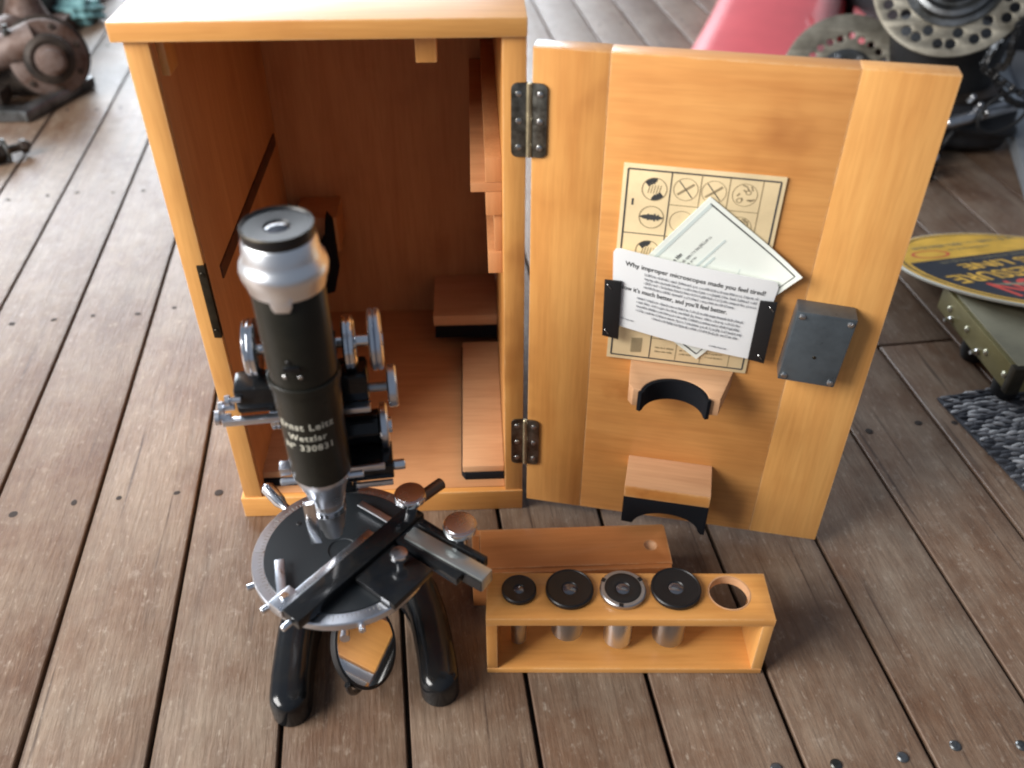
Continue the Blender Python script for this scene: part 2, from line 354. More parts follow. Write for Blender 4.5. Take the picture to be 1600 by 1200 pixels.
for k in range(-12, 22):
    x0 = B0 + k*PITCH + 0.0016; x1 = x0 + PITCH - 0.0032
    z = random.uniform(-0.0006, 0.0)
    if k == 11:   # the board with a butt joint beside the mat
        board(x0, x1, -1.2, 0.160, z); board(x0, x1, 0.1625, 4.2, z)
    else: board(x0, x1, -1.2, 4.2, z)
    for row, yr in enumerate((-0.288, 0.0333, 0.340, 0.655, 0.97, 1.29)):
        for s in (-1, 1):
            bx = (x0+x1)/2 + s*0.0245 + random.uniform(-0.003, 0.003); byy = yr + random.uniform(-0.005, 0.005)
            if not (-0.75 < bx < 1.35): continue
            if row == 0 and not (0.30 < bx < 0.75): continue
            if 0 < bx < 0.29 and row in (1,): continue
            if row == 0:
                M = DM @ T(bx, byy, 0.0) @ R(random.uniform(0, 3), 'Z')
                if first_screw: place(screw_src, M, deck); first_screw = False
                else: dup(screw_src, M, deck)
            else:
                M = DM @ T(bx, byy, random.uniform(-0.0003, 0.0)) @ R(random.uniform(0, 3), 'Z') @ Matrix.Diagonal((random.uniform(0.7, 1.15), random.uniform(0.7, 1.15), 1, 1))
                if first_nail: place(nail_src, M, deck); first_nail = False
                else: dup(nail_src, M, deck)
part('underdeck', box(-2.2, 3.0, -1.6, 4.6, -0.06, -0.0125, 0), UNDER, None, I4, kind='structure', label='dark space below the deck boards')

# ------------------------------------------------------------------ cabinet
cab = thing('wooden_cabinet', 'tall honey coloured wooden microscope cabinet with its door swung open', 'cabinet', (0.12, 0.14, 0))
DEP = 0.292
part('top_board', box(-0.0062, 0.2402, -0.003, DEP, 0.4095, 0.4212, 0.0012), WX, cab)
part('bottom_board', box(-0.0032, 0.2402, -0.0015, DEP, 0.0, 0.0225, 0.0012), WX, cab)
part('side_panel', box(0.0, 0.0150, 0.0, DEP-0.002, 0.0227, 0.4093, 0.0008), WZ2, cab)
part('side_panel', box(0.2250, 0.2400, 0.0, DEP-0.002, 0.0227, 0.4093, 0.0008), WZ, cab)
part('wall_shade_sheet', box(0.01505, 0.0158, 0.003, 0.2795, 0.0240, 0.4088, 0.0), WIN, cab)  # thin sheet added over the left wall to darken it like shade
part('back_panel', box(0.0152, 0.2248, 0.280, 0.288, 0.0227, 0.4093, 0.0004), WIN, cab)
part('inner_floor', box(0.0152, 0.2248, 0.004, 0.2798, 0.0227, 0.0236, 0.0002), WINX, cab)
part('door_stop', box(0.0155, 0.0205, 0.010, 0.030, 0.3850, 0.4093, 0.0006), WZ2, cab)
part('door_stop', box(0.1713, 0.1846, 0.018, 0.030, 0.3880, 0.4093, 0.0006), WZ, cab)
lp = part('lock_plate', box(0.0098, 0.0156, -0.0014, 0.003, 0.1935, 0.2555, 0.0006), LOCK, cab)
for z in (0.200, 0.2485): part('screw', cyl(0.0018, 0, 0.0008, 0.0003, 12, M=T(0.0127, -0.0014, z) @ R(PI/2, 'X')), LOCK, lp)
part('wall_strip', box(0.0152, 0.0172, 0.030, 0.268, 0.2255, 0.2365, 0.0005), simple('dark_brown_strip', (0.10, 0.035, 0.016), 0.6, noise=0.3), cab)  # thin dark brown strip along the left wall
# slot rails on the right wall
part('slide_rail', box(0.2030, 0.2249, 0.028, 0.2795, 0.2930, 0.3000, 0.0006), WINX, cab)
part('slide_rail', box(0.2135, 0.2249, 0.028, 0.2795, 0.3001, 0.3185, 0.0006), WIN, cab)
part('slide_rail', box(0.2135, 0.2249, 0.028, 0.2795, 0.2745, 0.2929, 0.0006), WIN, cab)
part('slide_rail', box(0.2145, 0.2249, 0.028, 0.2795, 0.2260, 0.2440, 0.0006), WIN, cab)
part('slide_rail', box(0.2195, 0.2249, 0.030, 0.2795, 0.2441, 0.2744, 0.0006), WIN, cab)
# foot blocks with felt
part('foot_block', box(0.1885, 0.2246, 0.0135, 0.1960, 0.0318, 0.0390, 0.0008), WPB, cab)
part('felt_pad', prism([(0.1872, 0.018), (0.1905, 0.0122), (0.2244, 0.0122), (0.2244, 0.197), (0.1872, 0.197)], 0.0238, 0.0317, 0.0006), FELT, cab)
part('foot_block', box(0.0155, 0.0500, 0.0135, 0.1960, 0.0318, 0.0390, 0.0008), WPB, cab)
part('felt_pad', box(0.0153, 0.0512, 0.0118, 0.197, 0.0238, 0.0317, 0.0006), FELT, cab)
part('heel_block', box(0.1595, 0.2246, 0.2020, 0.2795, 0.0560, 0.0680, 0.0008), WPB, cab)
part('felt_pad', box(0.1605, 0.2244, 0.2030, 0.2795, 0.0400, 0.0558, 0.0006), FELT, cab)
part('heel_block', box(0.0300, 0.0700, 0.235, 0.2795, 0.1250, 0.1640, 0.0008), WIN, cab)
b = prism([(0.0360, 0.098), (0.0480, 0.082), (0.0640, 0.086), (0.0705, 0.110), (0.0700, 0.164), (0.0650, 0.172), (0.0615, 0.150), (0.0560, 0.140), (0.0500, 0.142), (0.0460, 0.156), (0.0410, 0.160), (0.0360, 0.150)], 0, 0.012, 0.0005)
b.transform(T(-0.003, 0.2349, 0) @ R(PI/2, 'X'))
part('felt_pad', b, FELT, cab)
# door (local: x along the door, -y towards the viewer, z up)
DR = T(0.2432, -0.0005, 0) @ R(math.radians(-13.67), 'Z')
door = part('door', box(0.0477, 0.1918, 0.0, 0.0150, 0.0120, 0.4030, 0.0002), WXD, cab, DR)
part('stile', box(0.0004, 0.04765, -0.0001, 0.0152, 0.0118, 0.4032, 0.0004), WZ, door, DR)
part('stile', box(0.19185, 0.2462, -0.0001, 0.0152, 0.0118, 0.4032, 0.0006), WZ2, door, DR)
b = plate([[(0.0785, 0.0), (0.154, 0.0), (0.1505, 0.014), (0.1450, 0.0350), (0.1375, 0.0350)] +
           [(0.1130+0.0245*math.cos(a), 0.0385+0.0215*math.sin(a)) for a in [-0.16-(PI-0.32)*i/20 for i in range(21)]] +
           [(0.0885, 0.0350), (0.0835, 0.0350), (0.0800, 0.030)]], 0.1620, 0.1775, 0.0006)
MF = DR @ Matrix(((1, 0, 0, 0), (0, -1, 0, 0), (0, 0, 1, 0), (0, 0, 0, 1)))
b.transform(Matrix(((1, 0, 0, 0), (0, -1, 0, 0), (0, 0, 1, 0), (0, 0, 0, 1)))); bmesh.ops.reverse_faces(b, faces=b.faces[:])
part('tube_cradle', b, WPB, door, DR)
arc = [-0.16-(PI-0.32)*i/20 for i in range(21)]
o1 = [(0.1130+0.0243*math.cos(a), 0.0385+0.0213*math.sin(a)) for a in arc]; i1 = [(0.1130+0.0222*math.cos(a), 0.0392+0.0193*math.sin(a)) for a in arc]
b = prism([(0.1390, 0.0372), (0.1380, 0.0353)] + o1 + [(0.0880, 0.0353), (0.0870, 0.0372), (0.0895, 0.0385)] + i1[::-1] + [(0.1365, 0.0385)], 0.1600, 0.1770, 0)
b.transform(Matrix(((1, 0, 0, 0), (0, -1, 0, 0), (0, 0, 1, 0), (0, 0, 0, 1)))); bmesh.ops.recalc_face_normals(b, faces=b.faces[:])
part('felt_liner', b, FELT, door, DR)
part('stand_cradle', box(0.0850, 0.1520, -0.0350, 0.0, 0.0680, 0.0800, 0.0008), WPB, door, DR)
part('stand_cradle_face', box(0.0852, 0.1518, -0.0358, -0.0351, 0.0682, 0.0797, 0.0003), WX, door, DR)  # honey front strip; the pale body colour stands in for sky sheen on top
pr = [(0.0850, 0.0678), (0.0850, 0.0400), (0.0935, 0.0395)] + [(0.1205+0.0262*math.cos(a), 0.0385+0.0165*math.sin(a)) for a in [PI-0.1-(PI-0.2)*i/18 for i in range(19)]] + [(0.1490, 0.0370), (0.1520, 0.0370), (0.1520, 0.0678)]
b = prism(pr, 0.0, 0.0362, 0.0004); b.transform(R(PI/2, 'X')); bmesh.ops.recalc_face_normals(b, faces=b.faces[:])
part('felt_liner', b, FELT, door, DR)
# grey metal block screwed to the door
GM = DR @ T(0.2042, 0, 0.2155) @ R(math.radians(3.2), 'Y')
part('metal_block', box(-0.0197, 0.0197, -0.0162, 0.0, -0.0292, 0.0292, 0.0012), GREYM, door, GM)
sb = lathe([(0.0022, 0), (0.0022, 0.0006), (0.0014, 0.0011), (0, 0.0012)], 14); box(-0.0019, 0.0019, -0.0003, 0.0003, 0.0008, 0.0014, 0, bm=sb)
SR = part('screw', sb, SCREW, door, GM @ T(-0.016, -0.0162, 0.0255) @ R(PI/2, 'X'), recenter=False)
for x, z in ((0.016, 0.0250), (-0.016, -0.0250), (0.016, -0.0255)): dup(SR, GM @ T(x, -0.0162, z) @ R(random.uniform(0, 3), 'Y') @ R(PI/2, 'X'), door)
part('rivet', cyl(0.0013, 0, 0.0005, 0.0002, 12), LOCK, door, GM @ T(0.0, -0.0162, -0.006) @ R(PI/2, 'X'), recenter=False)
# paper straps with staples
stp = tube([(-0.0022, 0, -0.0001), (-0.0020, 0, 0.0003), (0.0020, 0, 0.0003), (0.0022, 0, -0.0001)], 0.00028, 6)
st_src = None
def strap(u0, u1, z0, z1, shear, y):
    pts = [(u0+shear, z1), (u0, z0), (u1, z0-0.002), (u1+shear, z1)]
    bb = prism([(a, c) for a, c in pts], y, y+0.0016, 0.0004); bb.transform(R(PI/2, 'X')); bmesh.ops.recalc_face_normals(bb, faces=bb.faces[:])
    part('paper_strap', bb, STRAP, door, DR)
strap(0.0560, 0.0680, 0.2015, 0.2490, -0.0012, 0.0062)
strap(0.1612, 0.1728, 0.1955, 0.2455, 0.0002, 0.0068)
for u, z, y in ((0.0585, 0.2440, 0.0079), (0.0590, 0.2055, 0.0079), (0.1700, 0.2400, 0.0085), (0.1690, 0.1990, 0.0085)):
    Ms = DR @ T(u, -y, z) @ R(math.radians(50), 'Y') @ R(PI/2, 'X')
    if st_src is None: st_src = part('staple', stp, SCREW, door, Ms, recenter=False)
    else: dup(st_src, Ms, door)
# hinges: two leaves, knuckle, six screws
for z0, z1 in ((0.3325, 0.3815), (0.0555, 0.1045)):
    def leaf(x0, x1, rs):
        c = 0.0042; return prism([(x0, z0), (x1-c, z0)] + circle_pts(x1-c, z0+c, c, 5, -PI/2, 0, False) + circle_pts(x1-c, z1-c, c, 5, 0, PI/2, False) + [(x0, z1)], 0, 0.0011, 0.0002)
    bb = leaf(0.0, 0.0106, 1); bb.transform(R(PI/2, 'X')); 
    hb = NB(); merge(hb, bb, DR @ T(-0.0003, -0.0004, 0))
    bb = leaf(0.0, 0.0106, 1); bb.transform(T(0.2408, -0.0001, 0) @ Matrix.Scale(-1, 4, (1, 0, 0)) @ R(PI/2, 'X')); merge(hb, bb)
    bmesh.ops.recalc_face_normals(hb, faces=hb.faces[:])
    h = part('hinge', hb, HINGE, cab)
    part('knuckle', cyl(0.0019, z0+0.0002, z1-0.0002, 0.0004, 14, M=T(0.2418, -0.0014, 0)), BRASSLINE, h)
    sm = lathe([(0.0021, 0), (0.0019, 0.0007), (0.0008, 0.0012), (0, 0.0012)], 14)
    so = None
    for f in (0.14, 0.5, 0.86):
        zz = z0 + (z1-z0)*f
        for Ms in (T(0.2350, -0.0012, zz) @ R(PI/2, 'X'), DR @ T(0.0058, -0.0015, zz) @ R(PI/2, 'X')):
            if so is None: so = part('screw', sm, SCREW, h, Ms, recenter=False)
            else: dup(so, Ms, h)

# ------------------------------------------------------------------ cards held by the straps
def cardM(u, z, deg, y): return DR @ T(u, -y, z) @ R(math.radians(-deg), 'Y') @ R(PI/2, 'X')   # card local xy, +z to the viewer
def rect(bm, x0, y0, x1, y1, z=0.0003, t=0.00008):
    return box(x0, x1, y0, y1, z, z+t, 0, bm=bm)
def seg(bm, a, c, w, z=0.0003):
    d = Vector((c[0]-a[0], c[1]-a[1])); L_ = d.length; ang = math.atan2(d.y, d.x)
    return box(0, L_, -w/2, w/2, 0, 0.00008, 0, bm=bm, M=T(a[0], a[1], z) @ R(ang, 'Z'))
def ring(bm, cx, cy_, r, w, z=0.0003, n=26):
    for i in range(n):
        a = 2*PI*i/n; c = 2*PI*(i+1)/n
        seg(bm, (cx+r*math.cos(a), cy_+r*math.sin(a)), (cx+r*math.cos(c), cy_+r*math.sin(c)), w, z)
def words(bm, x0, x1, y, h, z=0.0003, gap=0.5, warp=None):
    """a run of small uneven strokes, the look of print too small to read"""
    x = x0
    while x < x1-h:
        wl = random.randint(2, 9); 
        for i in range(wl):
            if x > x1: break
            tall = random.random() < 0.3; low = random.random() < 0.1
            hh = h*(1.45 if tall else 1.0); y0 = y-(h*0.4 if low else 0); w = h*0.22
            q = NB(); rect(q, x, y0, x+w, y+hh, z)
            r_ = random.random()
            if r_ < 0.75: rect(q, x+w*0.5, y+(h*0.82 if r_ < 0.4 else h*0.0), x+h*0.6, y+(h*1.0 if r_ < 0.4 else h*0.2), z)
            if r_ < 0.55: rect(q, x+h*0.45, y, x+h*0.45+w, y+h, z)
            if warp:
                for v in q.verts: v.co = warp(v.co)
            merge(bm, q); x += h*0.78
        x += h*gap
CW, CH = 0.1022, 0.1560
chart = thing('printed_chart', 'tan card chart of circular figures tucked behind the other papers', 'card', (0.3, -0.02, 0.17))
KM = cardM(0.1117, 0.2560, -0.4, 0.0006)
part('sheet', box(-CW/2, CW/2, -CH/2, CH/2, 0, 0.0010, 0.0002), CARDT, chart, KM)
KP = KM @ T(0, 0, 0.0008)
def cx(f): return -CW/2+f*CW
def cyf(f): return CH/2-f*CH
bl = NB(); bt = NB(); bd = NB()
for f0, f1, w in ((0.03, 0.97, 0.0011),):
    seg(bl, (cx(f0), cyf(0.022)), (cx(f1), cyf(0.022)), w); seg(bl, (cx(f0), cyf(0.978)), (cx(f1), cyf(0.978)), w)
    seg(bl, (cx(f0), cyf(0.022)), (cx(f0), cyf(0.978)), w); seg(bl, (cx(f1), cyf(0.022)), (cx(f1), cyf(0.978)), w)
for f in (0.305,): seg(bl, (cx(f), cyf(0.022)), (cx(f), cyf(0.978)), 0.0007)
for f in (0.49, 0.665, 0.865): seg(bt, (cx(f), cyf(0.022)), (cx(f), cyf(0.978)), 0.0005)
for f in (0.168, 0.318, 0.468, 0.618, 0.768, 0.86): seg(bt, (cx(0.305), cyf(f)), (cx(0.865), cyf(f)), 0.0005)
for f in (0.318, 0.618): seg(bl, (cx(0.03), cyf(f)), (cx(0.305), cyf(f)), 0.0006)
for fy in (0.105, 0.235, 0.40, 0.53, 0.70):
    X, Y = cx(0.205), cyf(fy); ring(bt, X, Y, 0.0080, 0.0005)
    if fy == 0.235:
        for i in range(15):
            t_ = -1+2*i/14; hh = 0.0024*(1-t_*t_)*random.uniform(0.5, 1.3)+0.0004
            rect(bd, X+t_*0.0075-0.0005, Y-hh, X+t_*0.0075+0.0006, Y+hh)
    else:
        for sgn in (1, -1):
            for i in range(6):
                a = math.radians(35 + i*11); rr = 0.0038+0.0033*(i % 2)*0.4
                seg(bd, (X-sgn*rr*math.cos(a), Y+sgn*rr*math.sin(a)), (X-sgn*0.0078*math.cos(a+0.12), Y+sgn*0.0078*math.sin(a+0.12)), 0.0016)
        for i in range(5): seg(bt, (X-0.004+0.0018*i, Y-0.003), (X-0.003+0.0018*i, Y+0.003), 0.0004)
for fy, cols in ((0.093, (0.40, 0.575, 0.765)), (0.243, (0.40, 0.575, 0.765)), (0.393, (0.40, 0.575, 0.765)), (0.543, (0.40, 0.575, 0.765)), (0.81, (0.40, 0.575, 0.765))):
    for q, fx in enumerate(cols):
        X, Y = cx(fx), cyf(fy); ring(bt, X, Y, 0.0078, 0.00035)
        if fy < 0.1 and q < 2:
            seg(bd, (X-0.0045, Y+0.0055), (X+0.0045, Y-0.0055), 0.0006); seg(bt, (X-0.005, Y-0.004), (X+0.005, Y+0.004), 0.0014)
        elif q == 2:
            for i in range(9):
                a = random.uniform(0, 6.28); r_ = random.uniform(0.002, 0.006); seg(bt, (X+r_*math.cos(a), Y+r_*math.sin(a)), (X+(r_+0.0015)*math.cos(a+0.5), Y+(r_+0.0015)*math.sin(a+0.5)), 0.0009)
            ring(bt, X+0.002, Y+0.002, 0.0016, 0.0005, n=10); ring(bt, X-0.003, Y-0.004, 0.0016, 0.0005, n=10)
for i in range(14): seg(bt, (cx(0.165)+0.0006*(i % 2), cyf(0.875+0.006*i)), (cx(0.245), cyf(0.868+0.006*i)), 0.0006)
for fx in (0.34, 0.515, 0.70):
    for i in range(2): words(bt, cx(fx), cx(fx+0.13), cyf(0.915+0.022*i), 0.0011)
tv = NB(); words(tv, 0, 0.020, 0, 0.0014); merge(bt, tv, T(cx(0.93), cyf(0.42), 0) @ R(PI/2, 'Z'))
seg(bd, (cx(0.075), cyf(0.155)), (cx(0.075), cyf(0.185)), 0.0012)
part('ruled_lines', bl, INK, chart, KP, recenter=False); part('printed_figures', bd, INK, chart, KP, recenter=False); part('fine_print', bt, INKT, chart, KP, recenter=False)
# diamond card
dia = thing('instruction_card', 'pale green white card tilted like a diamond between chart and white card', 'card', (0.3, -0.02, 0.18))
DMt = cardM(0.1218, 0.2518, -36.5, 0.0026)
w2, h2 = 0.0836, 0.1000
def curl(bm, cuts=0):
    if cuts:
        le = [e_ for e_ in bm.edges if e_.calc_length() > 0.01]; bmesh.ops.subdivide_edges(bm, edges=le, cuts=cuts, use_grid_fill=True)
    for v in bm.verts:
        t_ = max(0.0, v.co.x/w2+v.co.y/h2-0.55); v.co.z += 0.024*t_*t_
    return bm
part('sheet', curl(box(-w2/2, w2/2, -h2/2, h2/2, 0, 0.0006, 0.0), 12), CARDG, dia, DMt)
DP = DMt @ T(0, 0, 0.0004)
b1 = NB(); b2 = NB(); b3 = NB()
e = 0.0034
seg(b1, (-w2/2+e, h2/2-e), (w2/2-e, h2/2-e), 0.0010); seg(b1, (-w2/2+e, -h2/2+e), (w2/2-e, -h2/2+e), 0.0010)
seg(b1, (w2/2-e, h2/2-e), (w2/2-e, -h2/2+e), 0.0006); seg(b3, (-w2/2+e+0.001, h2/2-e), (-w2/2+e+0.001, -h2/2+e), 0.0024)
for i, (a, c, y) in enumerate(((-0.018, 0.012, 0.0200), (-0.03, 0.002, 0.0150))): pass
def vtext(bm, x, y0, y1, h): 
    q = NB(); words(q, 0, y1-y0, 0, h); merge(bm, q, T(x, y0, 0) @ R(PI/2, 'Z'))
vtext(b1, -0.0250, -0.012, 0.006, 0.0021); vtext(b2, -0.0205, -0.02, 0.030, 0.0016)
vtext(b2, -0.0170, -0.02, 0.012, 0.0013)
for x, a, c in ((-0.0125, -0.03, 0.034), (-0.0085, -0.03, 0.02), (0.004, -0.03, 0.0)): seg(b3, (x, a), (x, c), 0.0016)
seg(b3, (0.010, 0.025), (0.022, -0.004), 0.0004); seg(b3, (0.0, -0.012), (0.034, -0.026), 0.0006)
for i in range(5): seg(b3, (0.0325, -0.018-0.0028*i), (0.036, -0.018-0.0028*i), 0.0004)
seg(b2, (-0.002, 0.0), (-0.002, -0.03), 0.0007)
part('ruled_lines', curl(b1, 12), INK, dia, DP, recenter=False); part('heading_print', curl(b2, 12), INKG, dia, DP, recenter=False); part('pale_print', curl(b3, 12), INKP, dia, DP, recenter=False)
# white front card, slightly bowed
wc = thing('advice_card', 'white printed card in front, its ends under the black straps', 'card', (0.3, -0.02, 0.19))
TLc, TRc, BRc, BLc = [Vector(p) for p in ((0.0590, 0.2755), (0.1722, 0.2610), (0.1650, 0.1935), (0.0620, 0.2115))]
def warpW(u, v, w=0.0):   # u,v in 0..1 (v up) -> door local
    p = (BLc*(1-u)+BRc*u)*(1-v) + (TLc*(1-u)+TRc*u)*v
    y = 0.0046 + 0.0030*math.sin(PI*min(max(u, 0), 1))**0.8 + 0.004*max(0, v-0.55)**1.2
    return Vector((p.x, -(y+w), p.y))
g = NB(); nu, nv = 24, 14; top = []; bot = []
rc = 0.045
def cornered(i, j):
    return i/nu, j/nv
for lay, th in ((top, 0.0004), (bot, 0.0)):
    for i in range(nu+1):
        lay.append([g.verts.new(warpW(*cornered(i, j), th)) for j in range(nv+1)])
for i in range(nu):
    for j in range(nv):
        g.faces.new((top[i][j], top[i+1][j], top[i+1][j+1], top[i][j+1])); g.faces.new((bot[i][j], bot[i][j+1], bot[i+1][j+1], bot[i+1][j]))
rim = [(i, 0) for i in range(nu)] + [(nu, j) for j in range(nv)] + [(i, nv) for i in range(nu, 0, -1)] + [(0, j) for j in range(nv, 0, -1)]
for (a, c), (d, e2) in zip(rim, rim[1:]+rim[:1]): g.faces.new((top[a][c], bot[a][c], bot[d][e2], top[d][e2]))
# round the corners by pulling them in
for lay in (top, bot):
    for i, j, si, sj in ((0, 0, 1, 1), (nu, 0, -1, 1), (0, nv, 1, -1), (nu, nv, -1, -1)):
        lay[i][j].co = warpW((i+si*0.35)/nu, (j+sj*0.30)/nv, 0.0004 if lay is top else 0)
bmesh.ops.recalc_face_normals(g, faces=g.faces[:])
part('sheet', g, CARDW, wc, DR)
Wd, Hd = 0.1100, 0.0660
def onwhite(bm):
    for v in bm.verts: v.co = warpW(v.co.x/Wd, v.co.y/Hd, 0.0006+max(0, v.co.z))
    return bm
def line(s, size, x, y, target, off=0.00006):
    q = text(s, size, 'LEFT', 0.00004, off); mx = max(v.co.x for v in q.verts)
    for v in q.verts: v.co = Vector((x+v.co.x*target/mx, y+v.co.y, v.co.z))
    return q
hd = NB(); merge(hd, line('Why improper microscopes made you feel tired!', 0.0052, 0.0085, 0.0535, 0.0945)); merge(hd, line('Now it\u2019s much better, and you\u2019ll feel better.', 0.0052, 0.0048, 0.0330, 0.0770))
part('heading_print', onwhite(hd), INK, wc, DR)
bd = NB()
for i, y in enumerate((0.0490, 0.0455, 0.0420, 0.0385)): words(bd, 0.0220, 0.1000 if i < 3 else 0.085, y, 0.0015)
for i, y in enumerate((0.0282, 0.0247, 0.0212, 0.0177, 0.0142)): words(bd, 0.0180 if i < 4 else 0.03, 0.0950, y, 0.0015)
words(bd, 0.0030, 0.0160, 0.0075, 0.0009); words(bd, 0.075, 0.088, 0.004, 0.0010)
part('fine_print', onwhite(bd), INKB, wc, DR)

# ------------------------------------------------------------------ microscope
AX = (0.1082, -0.1505)
SM = T(AX[0], AX[1], 0) @ R(math.radians(6), 'Z')          # scope frame: x right, -y front
mic = thing('microscope', 'black and chrome polarising microscope with round stage in front of the cabinet', 'microscope', (AX[0], AX[1], 0), rz=math.radians(6))
# horseshoe base with two long toes
def horseshoe():
    b = NB(); path = []
    for s in (1,):
        path = [(0.0530, -0.034), (0.0528, -0.02), (0.0515, 0.0), (0.0495, 0.02), (0.045, 0.04), (0.036, 0.058), (0.022, 0.070), (0.008, 0.0745)]
    full = path + [(-x, y) for x, y in reversed(path)]
    hs = [0.024, 0.0245, 0.025, 0.026, 0.028, 0.031, 0.034, 0.036]; hs = hs + hs[::-1]
    ws = [0.0142, 0.0142, 0.0142, 0.0142, 0.0145, 0.0148, 0.015, 0.015]; ws = ws + ws[::-1]
    # rounded tips
    def tip(p, q, n=6):
        d = (Vector(p)-Vector(q)).normalized(); out = []
        for i in range(1, n+1):
            t = i/n; out.append((p[0]+d.x*0.0145*math.sin(t*PI/2), p[1]+d.y*0.0145*math.sin(t*PI/2), max(0.05, math.cos(t*PI/2))))
        return out
    t0 = tip(full[0], full[1]); t1 = tip(full[-1], full[-2])
    P = [(x, y) for x, y, _ in reversed(t0)] + full + [(x, y) for x, y, _ in t1]
    Wv = [ws[0]*k for _, _, k in reversed(t0)] + ws + [ws[-1]*k for _, _, k in t1]
    H = [hs[0]*(0.72+0.28*k) for _, _, k in reversed(t0)] + hs + [hs[-1]*(0.72+0.28*k) for _, _, k in t1]
    rings = []
    for i, (x, y) in enumerate(P):
        a = Vector(P[max(i-1, 0)]); c = Vector(P[min(i+1, len(P)-1)]); d = (c-a).normalized(); s = Vector((-d.y, d.x))
        w, h = Wv[i], H[i]; sec = []
        for u, v in ((-1, 0.0), (-1, 0.55), (-0.93, 0.80), (-0.72, 0.95), (-0.35, 1.0), (0.35, 1.0), (0.72, 0.95), (0.93, 0.80), (1, 0.55), (1, 0.0)):
            sec.append(b.verts.new((x+s.x*w*u, y+s.y*w*u, 0.0004+h*v)))
        rings.append(sec)
    for r0, r1 in zip(rings, rings[1:]):
        for k in range(len(r0)): b.faces.new((r0[k], r0[(k+1) % len(r0)], r1[(k+1) % len(r0)], r1[k]))
    b.faces.new(rings[0]); b.faces.new(rings[-1]); bmesh.ops.recalc_face_normals(b, faces=b.faces[:])
    return b
part('horseshoe_base', horseshoe(), ENAMEL, mic, SM @ T(0.0065, 0.0, 0), angle=50)
pl = NB(); box(-0.015, 0.015, 0.052, 0.080, 0.028, 0.150, 0.004, 3, bm=pl); box(-0.012, 0.012, 0.030, 0.056, 0.098, 0.1155, 0.003, 2, bm=pl)
part('pillar', pl, ENAMEL, mic, SM)
lm = NB(); box(-0.0135, 0.0135, 0.034, 0.066, 0.145, 0.300, 0.004, 3, bm=lm)
part('limb', lm, ENAMEL, mic, SM)
part('tube_slide', box(-0.0105, 0.0105, 0.0165, 0.0345, 0.195, 0.318, 0.0015, 2), ENAMEL, mic, SM)
# body tube
tb = part('body_tube', lathe([(0.0168, 0.2005), (0.0182, 0.2025), (0.0182, 0.245), (0.0190, 0.2555), (0.0192, 0.335), (0.0186, 0.3365), (0.0, 0.3365)], 64), TUBEBLK, mic, SM)
part('mount_plate', lathe([(0.0197, 0.0), (0.0203, 0.0004), (0.0203, 0.0052), (0.0197, 0.0056)], 48, M=T(0, 0, 0.272)), TUBEBLK, tb, SM)
for a, z in ((-0.42, 0.287), (0.02, 0.287), (-0.25, 0.297)):
    part('screw', cyl(0.0013, 0, 0.0007, 0.0003, 10, M=R(a, 'Z') @ T(0, -0.0194, z) @ R(PI/2, 'X')), SCREW if z < 0.29 else DIAL, tb, SM)
part('slot_bar', box(-0.0075, 0.0010, -0.0208, -0.0185, 0.2915, 0.2945, 0.0005), ENAMEL, tb, SM)
def wrap(bm, r, z0, a0=0.0):
    for v in bm.verts:
        a = v.co.x/r + a0; rr = r+0.00012+max(0, v.co.z); v.co = Vector((rr*math.sin(a), -rr*math.cos(a), z0+v.co.y))
    return bm
lt = NB()
for s, z, sz in (('Ernst Leitz', 0.2480, 0.0068), ('Wetzlar', 0.2400, 0.0062), ('N\u00ba 330831', 0.2325, 0.0062)):
    merge(lt, wrap(text(s, sz, 'CENTER', 0.00005, 0.00008, spacing=1.12), 0.0186, z, -0.14))
part('lettering', lt, ENGR, tb, SM)
# eyepiece
ep = part('eyepiece_collar', lathe([(0.0180, 0.3340), (0.0200, 0.3345), (0.0206, 0.3375), (0.0222, 0.3420), (0.0227, 0.3455), (0.0220, 0.3490), (0.0205, 0.3510), (0.0196, 0.3540), (0.0188, 0.3615), (0.0180, 0.3625), (0.0, 0.3625)], 64), COLLAR, mic, SM)
tab = prism([(-0.0062, 0.0035), (-0.0050, -0.003), (-0.0035, -0.0055), (0.0035, -0.0055), (0.0050, -0.003), (0.0062, 0.0035)], 0, 0.0014, 0.0004)
for v in tab.verts:
    a = v.co.x/0.0196 - 0.12; rr = 0.0192+v.co.z; v.co = Vector((rr*math.sin(a), -rr*math.cos(a), 0.3345+v.co.y))
part('collar_tab', tab, COLLAR, ep, SM)
ec = part('eyepiece', lathe([(0.0160, 0.3620), (0.0178, 0.3622), (0.0184, 0.3632), (0.0184, 0.3684), (0.0181, 0.3690), (0.0175, 0.3689), (0.0170, 0.3680), (0.0070, 0.3674), (0.0064, 0.3662), (0.0045, 0.3655), (0, 0.3655)], 64), DIAL, mic, SM)
part('rim_ring', lathe([(0.0183, 0.3676), (0.01855, 0.3679), (0.01855, 0.3687), (0.0182, 0.3692), (0.0180, 0.3690)], 64), LOCK, ec, SM)
part('eye_lens', lathe([(0.0066, 0.3660), (0.0055, 0.3671), (0.0032, 0.3680), (0, 0.3683)], 32), LENS, ec, SM)
